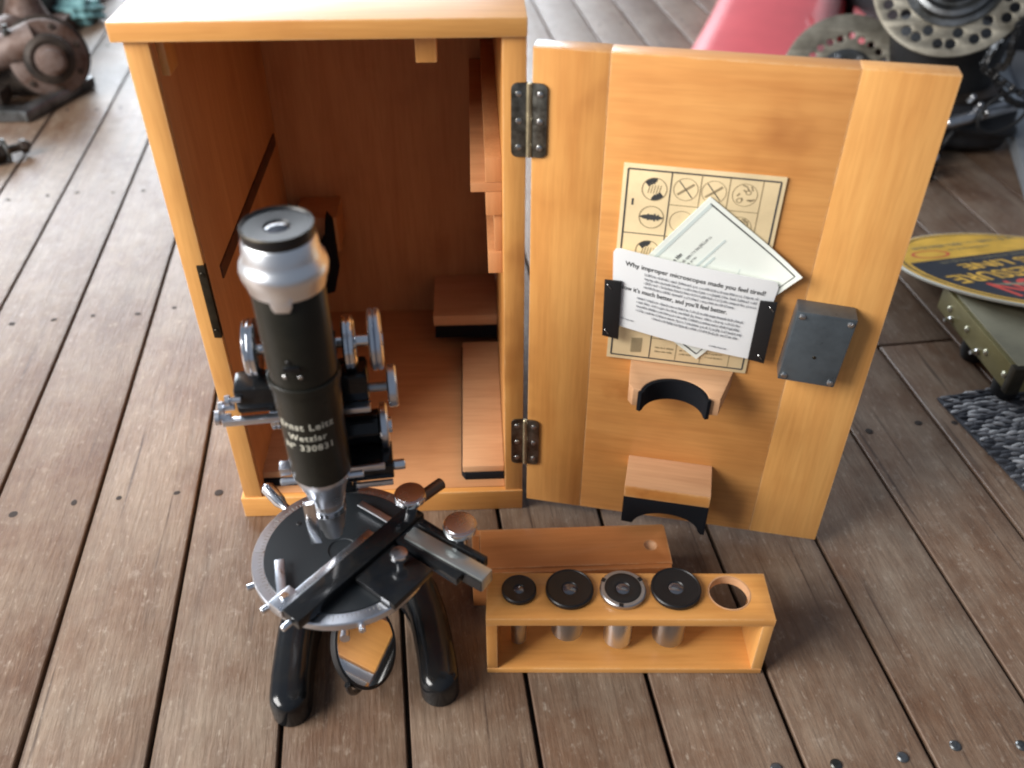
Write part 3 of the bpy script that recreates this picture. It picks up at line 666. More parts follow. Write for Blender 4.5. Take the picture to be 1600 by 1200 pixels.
# lower end of the tube, clutch and objective
nz = part('nosepiece', lathe([(0.0, 0.2030), (0.0172, 0.2030), (0.0174, 0.1985), (0.0160, 0.1950), (0.0132, 0.1870), (0.0118, 0.1805), (0.0116, 0.1765), (0.0, 0.1765)], 48), SILVER, mic, SM)
part('clutch_plate', box(-0.0135, -0.0062, -0.0142, -0.0112, 0.1490, 0.1850, 0.0008), CHROME, nz, SM)
ob = part('objective', lathe([(0.0, 0.1770), (0.0098, 0.1770), (0.0102, 0.1750), (0.0102, 0.1610), (0.0092, 0.1595), (0.0088, 0.1520), (0.0066, 0.1470), (0.0060, 0.1425), (0.0035, 0.1418), (0, 0.1418)], 40), BARREL, mic, SM)
part('knurled_ring', lathe([(0.0100, 0.1660), (0.0108, 0.1664), (0.0108, 0.1706), (0.0100, 0.1710)], 40), CHROME, ob, SM)
for s in (-1, 1):
    part('centring_screw', cyl(0.0022, 0.0, 0.010, 0.0005, 14, M=T(s*0.0150, -0.004, 0.1965) @ R(s*PI/2, 'Y')), SILVER, nz, SM)
# coarse focus
def knob(name, x, y, z, r, th, mat=CHROME, side=1, hub=True):
    pr = [(0, 0), (r*0.86, 0), (r*0.96, 0.0006), (r, 0.0014), (r, th*0.42), (r*0.93, th*0.5), (r, th*0.58), (r, th-0.0014), (r*0.96, th-0.0005), (r*0.84, th), (r*0.78, th-0.0008), (r*0.25, th-0.0012), (r*0.22, th+0.0006), (0, th+0.0006)]
    return part(name, lathe(pr, 48, M=T(x, y, z) @ R(side*PI/2, 'Y')), mat, mic, SM)
YA = 0.039
part('coarse_axle', cyl(0.0036, -0.031, 0.038, 0.0004, 20, M=T(0, YA, 0.2660) @ R(PI/2, 'Y')), CHROME, mic, SM)
part('axle_bearing', cyl(0.0075, -0.0185, 0.0165, 0.0008, 24, M=T(0, YA, 0.2660) @ R(PI/2, 'Y')), ENAMEL, mic, SM)
knob('coarse_knob', -0.0285, YA, 0.2670, 0.0178, 0.0082, side=-1)
knob('coarse_knob', 0.0205, YA, 0.2650, 0.0172, 0.0070, side=1)
knob('coarse_knob', 0.0360, YA, 0.2660, 0.0190, 0.0078, SILVER, side=1)
# cross carrier behind the tube
part('focus_housing', box(-0.0470, -0.0165, 0.024, 0.044, 0.2290, 0.2480, 0.003, 2), ENAMEL, mic, SM); part('focus_housing', box(0.0135, 0.0330, 0.024, 0.046, 0.2290, 0.2500, 0.003, 2), ENAMEL, mic, SM)
part('focus_bar', box(-0.0555, -0.0150, 0.017, 0.0218, 0.2262, 0.2302, 0.0008), SILVER, mic, SM)
part('focus_bar', box(0.0165, 0.0330, 0.017, 0.0238, 0.2272, 0.2312, 0.0008), SILVER, mic, SM)
for x, z, r in ((-0.0595, 0.2300, 0.0046), (-0.0560, 0.2375, 0.0040), (-0.0515, 0.2425, 0.0034)):
    part('thumb_screw', lathe([(0, 0), (r, 0), (r, 0.0026), (r*0.55, 0.0030), (r*0.5, 0.009), (0, 0.009)], 18, M=T(x, 0.022, z) @ R(PI/2, 'Y')), SILVER, mic, SM)
part('fine_knob', lathe([(0, 0), (0.0125, 0), (0.0135, 0.001), (0.0135, 0.0050), (0.0125, 0.006), (0, 0.0062)], 40, M=T(0.0440, 0.034, 0.2330) @ R(PI/2, 'Y')), SILVER, mic, SM)
part('fine_axle', cyl(0.003, 0.030, 0.046, 0.0004, 16, M=T(0, 0.034, 0.2330) @ R(PI/2, 'Y')), BARREL, mic, SM)
part('fine_knob', lathe([(0, 0), (0.0082, 0), (0.0088, 0.0008), (0.0088, 0.0024), (0.0080, 0.003), (0.0088, 0.0036), (0.0088, 0.0056), (0.008, 0.006), (0, 0.006)], 36, M=T(-0.0225, 0.030, 0.2210) @ R(-PI/2, 'Y')), CHROME, mic, SM)
part('fine_drum', cyl(0.0112, 0.010, 0.0365, 0.0008, 36, M=T(0, 0.034, 0.2010) @ R(PI/2, 'Y')), ENAMEL, mic, SM)
part('fine_knob', lathe([(0, 0), (0.0140, 0), (0.0150, 0.001), (0.0150, 0.0042), (0.0140, 0.0052), (0.0055, 0.0055), (0.005, 0.0075), (0, 0.0075)], 40, M=T(0.0367, 0.034, 0.2010) @ R(PI/2, 'Y')), SILVER, mic, SM)
# analyser slide through the lower tube
an = part('analyser_slide', box(0.0120, 0.0430, 0.006, 0.030, 0.1800, 0.1910, 0.0012), ENAMEL, mic, SM)
part('slide_bar', box(0.0165, 0.0380, 0.0035, 0.0058, 0.1905, 0.1950, 0.0006), SILVER, an, SM)
part('slide_bar', box(0.0190, 0.0420, 0.0035, 0.0058, 0.1765, 0.1803, 0.0006), SILVER, an, SM)
part('slide_stop', cyl(0.0034, 0.0, 0.0075, 0.0006, 14, M=T(0.0430, 0.012, 0.1860) @ R(PI/2, 'Y')), CHROME, an, SM)
part('slide_tab', box(-0.0250, -0.0185, -0.002, 0.006, 0.1990, 0.2050, 0.001), SILVER, mic, SM)
# round rotating stage
SC = T(0.1118, -0.1505, 0)
st = part('rotating_stage', lathe([(0.0, 0.1165), (0.0555, 0.1165), (0.0590, 0.1180), (0.0596, 0.1195), (0.0596, 0.1238), (0.0588, 0.1248), (0.0, 0.1248)], 96), SILVER, mic, SC)
part('stage_plate', lathe([(0.0, 0.1249), (0.0515, 0.1249), (0.0512, 0.1258), (0.0095, 0.1258), (0.0090, 0.1250), (0, 0.1250)], 96), STAGEBLK, st, SC)
tk = NB()
for i in range(120):
    a = 2*PI*i/120; l_ = 0.0050 if i % 10 == 0 else 0.0032 if i % 5 == 0 else 0.0022
    box(0.0525, 0.0525+l_, -0.00015, 0.00015, 0.12482, 0.12494, 0, bm=tk, M=R(a, 'Z'))
part('degree_marks', tk, INKG, st, SC)
part('stage_lever', tube([(-0.041, 0.039, 0.1215), (-0.046, 0.044, 0.1225), (-0.049, 0.0470, 0.1240), (-0.0585, 0.0560, 0.1290), (-0.0600, 0.0574, 0.1298)], [0.003, 0.003, 0.0046, 0.0050, 0.0030], 14), CHROME, st, SC)
for a in (3.55, 3.9, 5.0): part('edge_screw', cyl(0.0022, 0.058, 0.0645, 0.0004, 12, M=R(a, 'Z') @ T(0, 0, 0.1205) @ R(PI/2, 'Y')), CHROME, st, SC)
part('stage_screw', cyl(0.0018, 0.1258, 0.1262, 0.0002, 12, M=T(-0.032, 0.024, 0)), DIAL, st, SC)
part('stage_bearing', lathe([(0, 0.100), (0.020, 0.100), (0.026, 0.104), (0.030, 0.1163), (0, 0.1163)], 40), SILVER, mic, SC)
# attachable cross-travel stage, lying across the round one
a0 = Vector((0.0862, -0.2087)); a1 = Vector((0.1567, -0.1262)); da = (a1-a0); LA = da.length; angA = math.atan2(da.y, da.x)
MA = T(a0.x, a0.y, 0) @ R(angA, 'Z')                         # x along the long bar
ms = part('travel_bar', box(0.000, LA+0.004, -0.0085, 0.0060, 0.1262, 0.1345, 0.0008), ENAMEL, mic, MA)
part('scale_strip', box(0.010, 0.080, 0.0062, 0.0125, 0.1270, 0.1330, 0.0005), SILVER, ms, MA)
vt = NB()
for i in range(34): box(0.012+0.0018*i, 0.0123+0.0018*i, 0.0066, 0.0066+(0.0032 if i % 5 == 0 else 0.002), 0.13301, 0.13309, 0, bm=vt)
part('scale_marks', vt, INK, ms, MA)
part('bar_end', box(-0.0010, 0.0160, 0.0060, 0.0180, 0.1262, 0.1335, 0.0008), SILVER, ms, MA)
part('bar_end_screw', cyl(0.0028, 0.1336, 0.1352, 0.0005, 16, M=T(0.008, 0.013, 0)), CHROME, ms, MA)
part('bar_end_screw', cyl(0.0022, 0, 0.007, 0.0004, 12, M=T(-0.0005, -0.002, 0.130) @ R(-PI/2, 'Y')), CHROME, ms, MA)
def finger(pts, w, z0, z1):
    pts = [Vector(p) for p in pts]; Lf = []; Rt = []
    for i, p in enumerate(pts):
        d = (pts[min(i+1, len(pts)-1)]-pts[max(i-1, 0)]).normalized(); n_ = Vector((-d.y, d.x)); Lf.append(p+n_*w/2); Rt.append(p-n_*w/2)
    part('slide_finger', prism([(q.x, q.y) for q in Lf+Rt[::-1]], z0, z1, 0.0005), SILVER, ms)
finger([(0.0728, -0.1620), (0.0755, -0.1755), (0.0785, -0.1880), (0.0850, -0.1955), (0.0925, -0.2000)], 0.0062, 0.1290, 0.1312)
finger([(0.1205, -0.1135), (0.1320, -0.1222), (0.1460, -0.1335)], 0.0050, 0.1288, 0.1308)
cb = NB(); box(0.046, 0.082, -0.044, -0.0087, 0.1262, 0.1315, 0.001, bm=cb); box(0.084, 0.110, -0.062, -0.004, 0.1262, 0.1330, 0.001, bm=cb)
part('travel_carriage', cb, ENAMEL, mic, MA)
b0 = Vector((0.1565, -0.1455)); b1_ = Vector((0.2075, -0.1840)); db = b1_-b0; LB = db.length; MB_ = T(b0.x, b0.y, 0) @ R(math.atan2(db.y, db.x), 'Z')
part('cross_bar', box(0, LB, -0.0055, 0.0055, 0.1240, 0.1352, 0.0007), simple('steel_bar_top', (0.46, 0.49, 0.48), 0.32, 0.9, rvar=0.08), mic, MB_)
part('cross_bar_side', box(0.0006, LB-0.0006, -0.0063, -0.0056, 0.1242, 0.1340, 0.0002), ENAMEL, mic, MB_)
part('rack_bar', box(0.0, LB*0.86, 0.0090, 0.0130, 0.1262, 0.1345, 0.0007), ENAMEL, mic, MB_)
def stage_knob(x, y, z0, z1, r, stem):
    b = lathe([(0, z0-stem), (r*0.42, z0-stem), (r*0.42, z0-0.002), (r*0.6, z0-0.001), (r*0.9, z0), (r, z0+0.001), (r, z1-0.0012), (r*0.94, z1), (r*0.5, z1+0.0003), (0, z1+0.0004)], 40)
    b.transform(T(x, y, 0)); k = part('travel_knob', b, CHROME, mic)
    part('knob_face', lathe([(0, z1+0.0004), (r*0.80, z1+0.0002), (r*0.84, z1+0.0006), (r*0.5, z1+0.0009), (0, z1+0.0010)], 40, M=T(x, y, 0)), simple('warm_knob_face', (0.74, 0.72, 0.72), 0.26, 1.0, rvar=0.08), k)
stage_knob(0.1570, -0.1250, 0.1450, 0.1505, 0.0108, 0.014)
stage_knob(0.1905, -0.1510, 0.1420, 0.1475, 0.0112, 0.012)
stage_knob(0.1515, -0.1700, 0.1380, 0.1430, 0.0060, 0.010)
part('pinion_shaft', cyl(0.0042, 0, 0.0190, 0.0006, 18, M=T(0.1640, -0.1190, 0.1400) @ R(math.radians(44), 'Z') @ R(PI/2, 'Y')), simple('brown_bronze', (0.16, 0.10, 0.07), 0.4, 0.8), mic)
# mirror on its fork
MM = T(0.1195, -0.1670, 0.0420)
nrm = Vector((0.80, -0.26, 0.54)).normalized()
MQ = MM @ nrm.to_track_quat('Z', 'Y').to_matrix().to_4x4() @ Matrix.Scale(1.20, 4)
mr = part('mirror_cell', lathe([(0, -0.006), (0.018, -0.006), (0.0250, -0.0030), (0.0256, 0.0), (0.0256, 0.0014), (0.0246, 0.0018), (0.0240, 0.0010), (0, 0.0010)], 56), DIAL, mic, MQ)
part('mirror_glass', lathe([(0, 0.00102), (0.0239, 0.00102), (0.0236, 0.0014), (0, 0.0014)], 56), MIRROR, mr, MQ)
ahx, ahy = 0.281, 0.960
fk = tube([(ahx*0.0330*math.cos(t), ahy*0.0330*math.cos(t), -0.0330*math.sin(t)) for t in [PI*i/14 for i in range(15)]], 0.0021, 10)
part('mirror_fork', fk, ENAMEL, mic, MM)
part('mirror_post', tube([(0.1195, -0.1670, 0.0105), (0.1150, -0.138, 0.026), (0.110, -0.110, 0.060), (0.106, -0.092, 0.090)], 0.0035, 12), ENAMEL, mic)
part('condenser_mount', lathe([(0, 0.084), (0.012, 0.084), (0.0145, 0.086), (0.0145, 0.0995), (0, 0.0995)], 36, M=SC), SILVER, mic)
part('iris_lever', tube([(0.112, -0.163, 0.090), (0.1135, -0.185, 0.092), (0.1145, -0.198, 0.0935)], [0.002, 0.002, 0.0034], 10), SILVER, mic)

# ------------------------------------------------------------------ eyepiece rack
RM = T(0.2056, -0.1660, 0) @ R(math.radians(-2.6), 'Z')
rack = thing('lens_rack', 'small open honey wood rack with five round holes in front of the door', 'rack', (0.2056, -0.1660, 0), rz=math.radians(-2.6))
RWd, RDp, RH = 0.2025, 0.0410, 0.0650
inv = RM.inverted()
ctr = [(inv @ Vector((x, y, 0.067))) for x, y in ((0.2299, -0.1433), (0.2661, -0.1442), (0.3041, -0.1464), (0.3423, -0.1469), (0.3805, -0.1505))]
hr = [0.0075, 0.0135, 0.0122, 0.0135, 0.0152]
tp = plate([[(0, 0), (RWd, 0), (RWd, RDp), (0, RDp)]] + [circle_pts(c.x, c.y, r, 40) for c, r in zip(ctr, hr)], RH-0.0075, RH, 0.0005)
part('top_board', tp, WX, rack, RM)
part('bottom_board', box(0, RWd, 0, RDp, 0.0002, 0.0055, 0.0006), WX, rack, RM)
part('end_panel', box(0, 0.0078, 0.0003, RDp-0.0003, 0.0056, RH-0.0076, 0.0005), WZ, rack, RM)
part('end_panel', box(RWd-0.0078, RWd, 0.0003, RDp-0.0003, 0.0056, RH-0.0076, 0.0005), WZ2, rack, RM)
part('hole_bush', lathe([(0.0151, RH-0.0074), (0.0151, RH+0.0001), (0.0143, RH+0.0001), (0.0143, RH-0.0074), (0.0151, RH-0.0074)], 40, M=T(ctr[4].x, ctr[4].y, 0)), WPB, rack, RM)
eye = [('smallest black capped eyepiece in the wooden rack, far left hole', 0.0125, 0.0058, 0.0565, DIAL),
       ('wide black capped eyepiece second from the left in the rack', 0.0172, 0.0118, 0.0455, DIAL),
       ('eyepiece with a notched chrome rim in the middle of the rack', 0.0165, 0.0104, 0.0555, CHROME),
       ('wide black capped eyepiece next to the empty hole of the rack', 0.0180, 0.0118, 0.0540, DIAL)]
for (lab, rf, rb, ln, mt), c in zip(eye, ctr):
    W0 = RM @ Vector((c.x, c.y, RH)); t = thing('eyepiece', lab, 'eyepiece', (W0.x, W0.y, RH), 'spare eyepieces standing in the rack'); EM = T(W0.x, W0.y, RH+0.0002) @ R(0, 'Z')
    if mt is DIAL:
        part('cap', lathe([(0, 0), (rf-0.0008, 0), (rf, 0.0008), (rf, 0.0034), (rf-0.0006, 0.0041), (rf*0.94, 0.0043), (rf*0.90, 0.0037), (rf*0.34, 0.0031), (rf*0.30, 0.0024), (0, 0.0024)], 48), DIAL, t, EM)
        zt = 0.0024
    else:
        part('chrome_rim', lathe([(0, 0), (rf-0.0006, 0), (rf, 0.0008), (rf, 0.0034), (rf-0.0008, 0.0042), (rf*0.80, 0.0042), (rf*0.80, 0.003), (0, 0.003)], 48), BARREL, t, EM)
        part('cap', lathe([(rf*0.79, 0.0031), (rf*0.79, 0.0046), (rf*0.72, 0.0049), (rf*0.34, 0.0040), (rf*0.3, 0.0034), (0, 0.0034)], 48), DIAL, t, EM)
        for a in (0.5, 2.6, 4.5): part('rim_notch', box(rf*0.83, rf*1.01, -0.0016, 0.0016, 0.0040, 0.0046, 0.0002), DIAL, t, EM @ R(a, 'Z'))
        zt = 0.0034
    part('lens', lathe([(rf*0.29, zt), (rf*0.2, zt+0.0006), (0, zt+0.0010)], 28), LENS, t, EM)
    part('barrel', lathe([(0, -ln), (rb*0.84, -ln), (rb*0.88, -ln+0.001), (rb, -ln+0.0016), (rb, -0.004), (rb*0.985, -0.0035), (rb*0.985, -0.0002), (0, -0.0002)], 40), SILVER if mt is CHROME else BARREL, t, EM)

# ------------------------------------------------------------------ slide lid box behind the rack
BX = thing('slide_lid_box', 'low reddish wooden box with thumb notch lying behind the lens rack', 'box', (0.275, -0.083, 0))
x0, x1, y0, y1, hh = 0.1960, 0.3505, -0.1052, -0.0605, 0.0400
bb = NB(); box(x0, x1, y0, y0+0.006, 0.0003, hh-0.0005, 0.0006, bm=bb); box(x0, x1, y1-0.006, y1, 0.0003, hh-0.0005, 0.0006, bm=bb)
box(x0, x0+0.006, y0+0.0061, y1-0.0061, 0.0003, hh-0.0005, 0.0006, bm=bb); box(x1-0.006, x1, y0+0.0061, y1-0.0061, 0.0003, hh-0.004, 0.0006, bm=bb)
part('box_body', bb, WB, BX)
lid = plate([[(x0+0.0062, y0+0.0040), (x1+0.0008, y0+0.0040), (x1+0.0008, y1-0.0022), (x0+0.0062, y1-0.0022)], circle_pts(x1-0.0135, -0.0830, 0.0050, 24)], hh-0.0038, hh+0.0006, 0.0004)
ld = part('sliding_lid', lid, WB, BX)
part('thumb_notch', lathe([(0.00505, hh+0.0002), (0.0046, hh-0.0010), (0.003, hh-0.0026), (0, hh-0.0032)], 24, M=T(x1-0.0135, -0.0830, 0)), WPB, ld)

# ------------------------------------------------------------------ background, right side
sgn = thing('round_warning_sign', 'round yellow and black gas line caution sign leaning upside down on olive case', 'sign', (0.8395, 0.3092, 0.0))
SG = T(0.8395, 0.3092, 0.0403) @ R(0.0256, 'Y') @ R(-0.2511, 'X'); ST = SG @ R(math.radians(199), 'Z')
part('sign_disc', lathe([(0, -0.0015), (0.1495, -0.0015), (0.15, -0.001), (0.15, 0.0010), (0.1495, 0.0015), (0, 0.0015)], 128), SEDGE, sgn, SG)
part('yellow_face', lathe([(0, 0.00152), (0.1470, 0.00152), (0.1470, 0.0017), (0, 0.0017)], 128), YEL, sgn, SG)
part('border_line', lathe([(0.1395, 0.0017), (0.1395, 0.0019), (0.1420, 0.0019), (0.1420, 0.0017)], 128), SBLK, sgn, SG)
y_c = -0.058; r_b = 0.1345; a_c = math.asin(y_c/r_b)
part('black_field', prism(circle_pts(0, 0, r_b, 72, a_c, PI-a_c, False), 0.0017, 0.0019), SBLK, sgn, ST)
def signtext(s, cap, yb, w, mat, name, off=0.0012):
    q = text(s, 1.0, 'CENTER', 0.0001, 0.0); xs = [v.co.x for v in q.verts]; ys = [v.co.y for v in q.verts]; q.free()
    q = text(s, cap/(max(ys)-min(ys)), 'CENTER', 0.00008, off); xs = [v.co.x for v in q.verts]; ys = [v.co.y for v in q.verts]
    k = w/(max(xs)-min(xs)); mx_ = (max(xs)+min(xs))/2; my = min(ys)
    for v in q.verts: v.co = Vector(((v.co.x-mx_)*k, yb+v.co.y-my, 0.0020+v.co.z))
    part(name, q, mat, sgn, ST)
signtext('CAUTION', 0.044, 0.028, 0.200, SRED, 'red_lettering', 0.0012)
signtext('HIGH PRESSURE', 0.0265, -0.006, 0.245, YEL, 'yellow_lettering', 0.0006)
signtext('GAS LINE', 0.0195, -0.0355, 0.150, YEL, 'yellow_lettering', 0.0005)
q = NB(); words(q, -0.075, 0.085, -0.0500, 0.0055, 0.0020); part('small_print', q, SGREY, sgn, ST, recenter=False)
q = NB(); words(q, -0.09, 0.085, -0.108, 0.0075, 0.0018); words(q, -0.03, 0.035, -0.088, 0.004, 0.0018); part('small_print', q, SGREY, sgn, ST, recenter=False)
q = NB(); ring(q, 0.070, -0.079, 0.0125, 0.002, 0.0018, 24)
for v in q.verts: v.co.x = 0.070+(v.co.x-0.070)*2.0
part('red_oval', q, SRED, sgn, ST, recenter=False)

oc = thing('olive_metal_case', 'olive green riveted metal case under the yellow sign', 'case', (0.83, 0.17, 0))
oa = math.atan2(0.146, -0.0061) - PI/2; OM = T(0.7167, 0.1030, 0) @ R(oa, 'Z')
part('case_body', box(0, 0.24, 0, 0.150, 0.0290, 0.0575, 0.0022), OLIVE, oc, OM)
part('case_lid', box(0.004, 0.236, 0.004, 0.146, 0.0576, 0.0595, 0.0008), simple('tan_olive_top', (0.27, 0.25, 0.17), 0.5, 0.1, noise=0.3, nscale=14), oc, OM)
rv = part('rivet', lathe([(0.0036, 0), (0.0032, 0.0014), (0.0016, 0.0024), (0, 0.0026)], 16), simple('brassy_rivet', (0.62, 0.60, 0.46), 0.3, 0.9), oc, OM @ T(0, 0.012, 0.043) @ R(-PI/2, 'Y'), recenter=False)
for y in (0.048, 0.088, 0.126): dup(rv, OM @ T(0, y, 0.043) @ R(-PI/2, 'Y'), oc)
for x, y in ((0.022, 0.095), (0.022, 0.03), (0.2, 0.095)): part('rubber_foot', lathe([(0, 0.0005), (0.011, 0.0005), (0.013, 0.006), (0.014, 0.0288), (0, 0.0288)], 24), RUBBER, oc, OM @ T(x, y, 0))
for y in (0.060, 0.118): part('side_bolt', lathe([(0, 0), (0.0035, 0), (0.0035, 0.006), (0.002, 0.007), (0.002, 0.012), (0, 0.012)], 12), SCREW, oc, OM @ T(-0.0002, y, 0.0345) @ R(-PI/2, 'Y') @ T(0, 0, -0.004))
part('corner_guard', box(-0.0012, 0.012, -0.0012, 0.008, 0.028, 0.0588, 0.001), LOCK, oc, OM)

mat = thing('woven_mat', 'grey woven mat on the boards at the right edge', 'mat', (0.78, 0.06, 0))
c0 = Vector((0.667, 0.131)); ex = (Vector((0.7693, 0.1510))-c0).normalized(); ey = (Vector((0.6877, -0.0135))-c0).normalized()
ey = Vector((ex.y, -ex.x)) if ey.dot(Vector((ex.y, -ex.x))) > 0 else -Vector((ex.y, -ex.x))
MT = Matrix(((ex.x, ey.x, 0, c0.x), (ex.y, ey.y, 0, c0.y), (0, 0, -1, 0), (0, 0, 0, 1)))
MT = T(c0.x, c0.y, 0) @ R(math.atan2(ex.y, ex.x), 'Z')       # local: x right, -y towards viewer
part('mat_backing', box(0.001, 0.32, -0.30, -0.001, 0.0003, 0.0030, 0.0005), M_C, mat, MT)
bins = [NB(), NB(), NB()]
def strand(bm, x, y, L_, w, ang):
    n = 6; prof = ((-0.5, 0.35), (-0.28, 0.9), (0, 1.0), (0.28, 0.9), (0.5, 0.35)); rings = []
    ca, sa = math.cos(ang), math.sin(ang)
    for t, k in prof:
        ring_ = []
        for i in range(n):
            a = 2*PI*i/n; py = w*0.5*k*math.cos(a); pz = 0.0032+w*0.28*k*math.sin(a)+(0.0007*(1-(2*t)**2))
            ring_.append(bm.verts.new((x+t*L_*ca-py*sa, y+t*L_*sa+py*ca, pz)))
        rings.append(ring_)
    for r0, r1 in zip(rings, rings[1:]):
        for i in range(n): bm.faces.new((r0[i], r0[(i+1) % n], r1[(i+1) % n], r1[i]))
rw = 0.0052
for j in range(54):
    for i in range(28):
        x = 0.006+i*0.0112+(0.0056 if j % 2 else 0); y = -0.004-j*rw
        edge = j < 2 or x < 0.012
        k = 2 if edge and random.random() < 0.6 else random.choice((0, 1, 1, 2) if j % 3 else (0, 0, 1))
        strand(bins[k], x+random.uniform(-0.0022, 0.0022), y+random.uniform(-0.0008, 0.0008), 0.0130*random.uniform(0.8, 1.25), 0.0052*random.uniform(0.7, 1.15), random.uniform(-0.3, 0.3)-0.15)
for bmx, mt in zip(bins, (M_A, M_B, M_C)): part('woven_strands', bmx, mt, mat, MT, kind='stuff', recenter=False, angle=60)

def rotor(name, lab, loc, nrm_, Ro, Ri, holes, group, extra):
    t = thing(name, lab, 'brake disc', (loc[0], loc[1], 0), group)
    Q = T(*loc) @ Vector(nrm_).normalized().to_track_quat('Z', 'Y').to_matrix().to_4x4() @ Matrix.Scale(1.064 if Ro < 0.1 else 1.0, 4)
    hl = [circle_pts(r*math.cos(a), r*math.sin(a), q_, 14) for r, a, q_ in holes]
    part('perforated_disc', plate([circle_pts(0, 0, Ro, 80), circle_pts(0, 0, Ri, 40)] + hl, -0.0025, 0.0025, 0.0005), ROTOR, t, Q)
    extra(t, Q); return t
vd = (-0.60, -0.66, 0.45)
h1 = []
for i in range(24):
    a = i*2*PI/24
    h1 += [(0.057 if i % 6 else 0.0615, a, 0.0052)]
def ex1(t, Q):
    part('hub_carrier', plate([circle_pts(0, 0, 0.041, 40), circle_pts(0, 0, 0.022, 24)], 0.0028, 0.0065, 0.0006), ROTORB, t, Q)
    for i in range(6): part('bolt', cyl(0.005, 0.0065, 0.010, 0.0008, 6, M=R(i*PI/3, 'Z') @ T(0.031, 0, 0)), SCREW, t, Q)
rotor('brake_disc', 'smaller perforated steel brake disc leaning against the red plastic', (0.7820, 0.8067, 0.0790), (-0.22, -0.78, 0.58), 0.0915, 0.036, h1, 'perforated brake discs', ex1)
h2_ = []
for i in range(12):
    a = i*2*PI/12
    h2_ += [(0.0885, a, 0.0072), (0.0885, a+0.18, 0.0072), (0.0745, a+0.30, 0.0072)]
def ex2(t, Q):
    part('hub_carrier', lathe([(0.066, 0.0028), (0.066, 0.008), (0.058, 0.0085), (0.056, 0.020), (0.050, 0.022), (0.040, 0.012), (0.036, 0.012), (0.034, 0.028), (0.030, 0.030), (0.012, 0.030), (0.012, 0.0028)], 56), ROTORB, t, Q)
    part('bearing_ring', lathe([(0.030, 0.0301), (0.029, 0.033), (0.022, 0.033), (0.021, 0.0301)], 40), ROD, t, Q)
rotor('brake_disc', 'larger perforated steel brake disc with its hub at the top edge', (0.8750, 0.7380, 0.2420), (-0.36, -0.76, 0.54), 0.1060, 0.050, h2_, 'perforated brake discs', ex2)
hub = thing('wheel_hub', 'dark oily hub standing behind the door corner below the large disc', 'hub', (0.885, 0.735, 0))
part('hub_shell', lathe([(0, 0.0006), (0.090, 0.0006), (0.094, 0.014), (0.082, 0.026), (0.078, 0.070), (0.084, 0.150), (0.060, 0.160), (0, 0.162)], 40), RUBBER, hub, T(0.925, 0.805, 0))
part('hub_flange', lathe([(0.076, 0.070), (0.096, 0.072), (0.097, 0.080), (0.076, 0.084)], 40), RUSTD, hub, T(0.925, 0.805, 0))
for i in range(3): part('lever_nub', cyl(0.004, 0, 0.016, 0.001, 10), ROD, hub, T(0.9190+0.012*i, 0.683-0.004*i, 0.089-0.010*i) @ R(0.7, 'X'))
# red plastic
rp = thing('red_plastic_fairing', 'faded red plastic panel lying behind the cabinet door', 'panel', (0.80, 1.25, 0))
rb_ = NB(); Lp = [(-0.145, 0.000), (-0.150, 0.030), (-0.135, 0.052), (-0.100, 0.060), (0.06, 0.064), (0.100, 0.052), (0.118, 0.020), (0.122, 0.0)]
rs = []
for j in range(9):
    t_ = j/8; yy = -0.30+t_*0.78; s = 1.0-0.06*math.sin(PI*t_)
    rs.append([rb_.verts.new((x*s, yy, 0.0015+z*(0.95+0.5*t_))) for x, z in Lp])
for r0, r1 in zip(rs, rs[1:]):
    for k in range(len(r0)-1): rb_.faces.new((r0[k], r0[k+1], r1[k+1], r1[k]))
rb_.faces.new(rs[0]); rb_.faces.new(rs[-1][::-1]); bmesh.ops.recalc_face_normals(rb_, faces=rb_.faces[:])
part('panel_shell', rb_, REDP, rp, T(0.790, 1.170, 0) @ R(math.radians(-21), 'Z'), angle=60)
part('side_flange', box(0.126, 0.160, -0.10, 0.45, 0.0010, 0.040, 0.006), REDP, rp, T(0.790, 1.170, 0) @ R(math.radians(-21), 'Z'))
tr_ = thing('black_crate', 'black plastic crate at the top edge behind the brake discs', 'crate', (1.06, 1.25, 0))
part('crate_wall', box(0.98, 1.30, 1.10, 1.45, 0.001, 0.20, 0.01), BLKBAG, tr_)
part('crate_rim', box(0.972, 1.308, 1.092, 1.458, 0.2001, 0.214, 0.004), BLKBAG, tr_)
# chain of links hung over the grey board
def link():
    pts = circle_pts(-0.0064, 0, 0.0046, 8, PI/2, 3*PI/2, False) + [(0, -0.0030)] + circle_pts(0.0064, 0, 0.0046, 8, -PI/2, PI/2, False) + [(0, 0.0030)]
    bm = prism(pts, 0.0018, 0.0034); prism(pts, -0.0034, -0.0018, bm=bm); cyl(0.0030, -0.0040, 0.0040, 0.0003, 10, bm=bm, M=T(-0.0064, 0, 0)); return bm
ch = thing('roller_chain', 'oily black roller chain heaped at the upper right', 'chain', (0.98, 0.70, 0))
cpts = []
for i in range(62):
    t_ = i/61*2*PI*1.75; rr = 0.058+0.012*math.sin(t_*2.3)
    cpts.append(Vector((0.985+rr*0.90*math.cos(t_+2.2)+0.010*math.sin(3*t_), 0.672+0.014*math.sin(t_*1.7)+0.25*rr*math.sin(t_+2.2), 0.150+rr*0.80*math.sin(t_+2.2)+0.006*math.cos(4*t_))))
lk = None
for a, c in zip(cpts, cpts[1:]):
    d = (c-a); Mx = T(*((a+c)/2)) @ d.to_track_quat('X', 'Z').to_matrix().to_4x4() @ R(PI/2*random.choice((0, 0, 1))+random.uniform(-0.3, 0.3), 'X')
    if lk is None: lk = part('chain_link', link(), CHAINM, ch, Mx, recenter=False)
    else: dup(lk, Mx, ch)
rd = thing('steel_rod', 'round steel tube sticking out from behind the door, black loop round it', 'tube', (0.9, 0.67, 0))
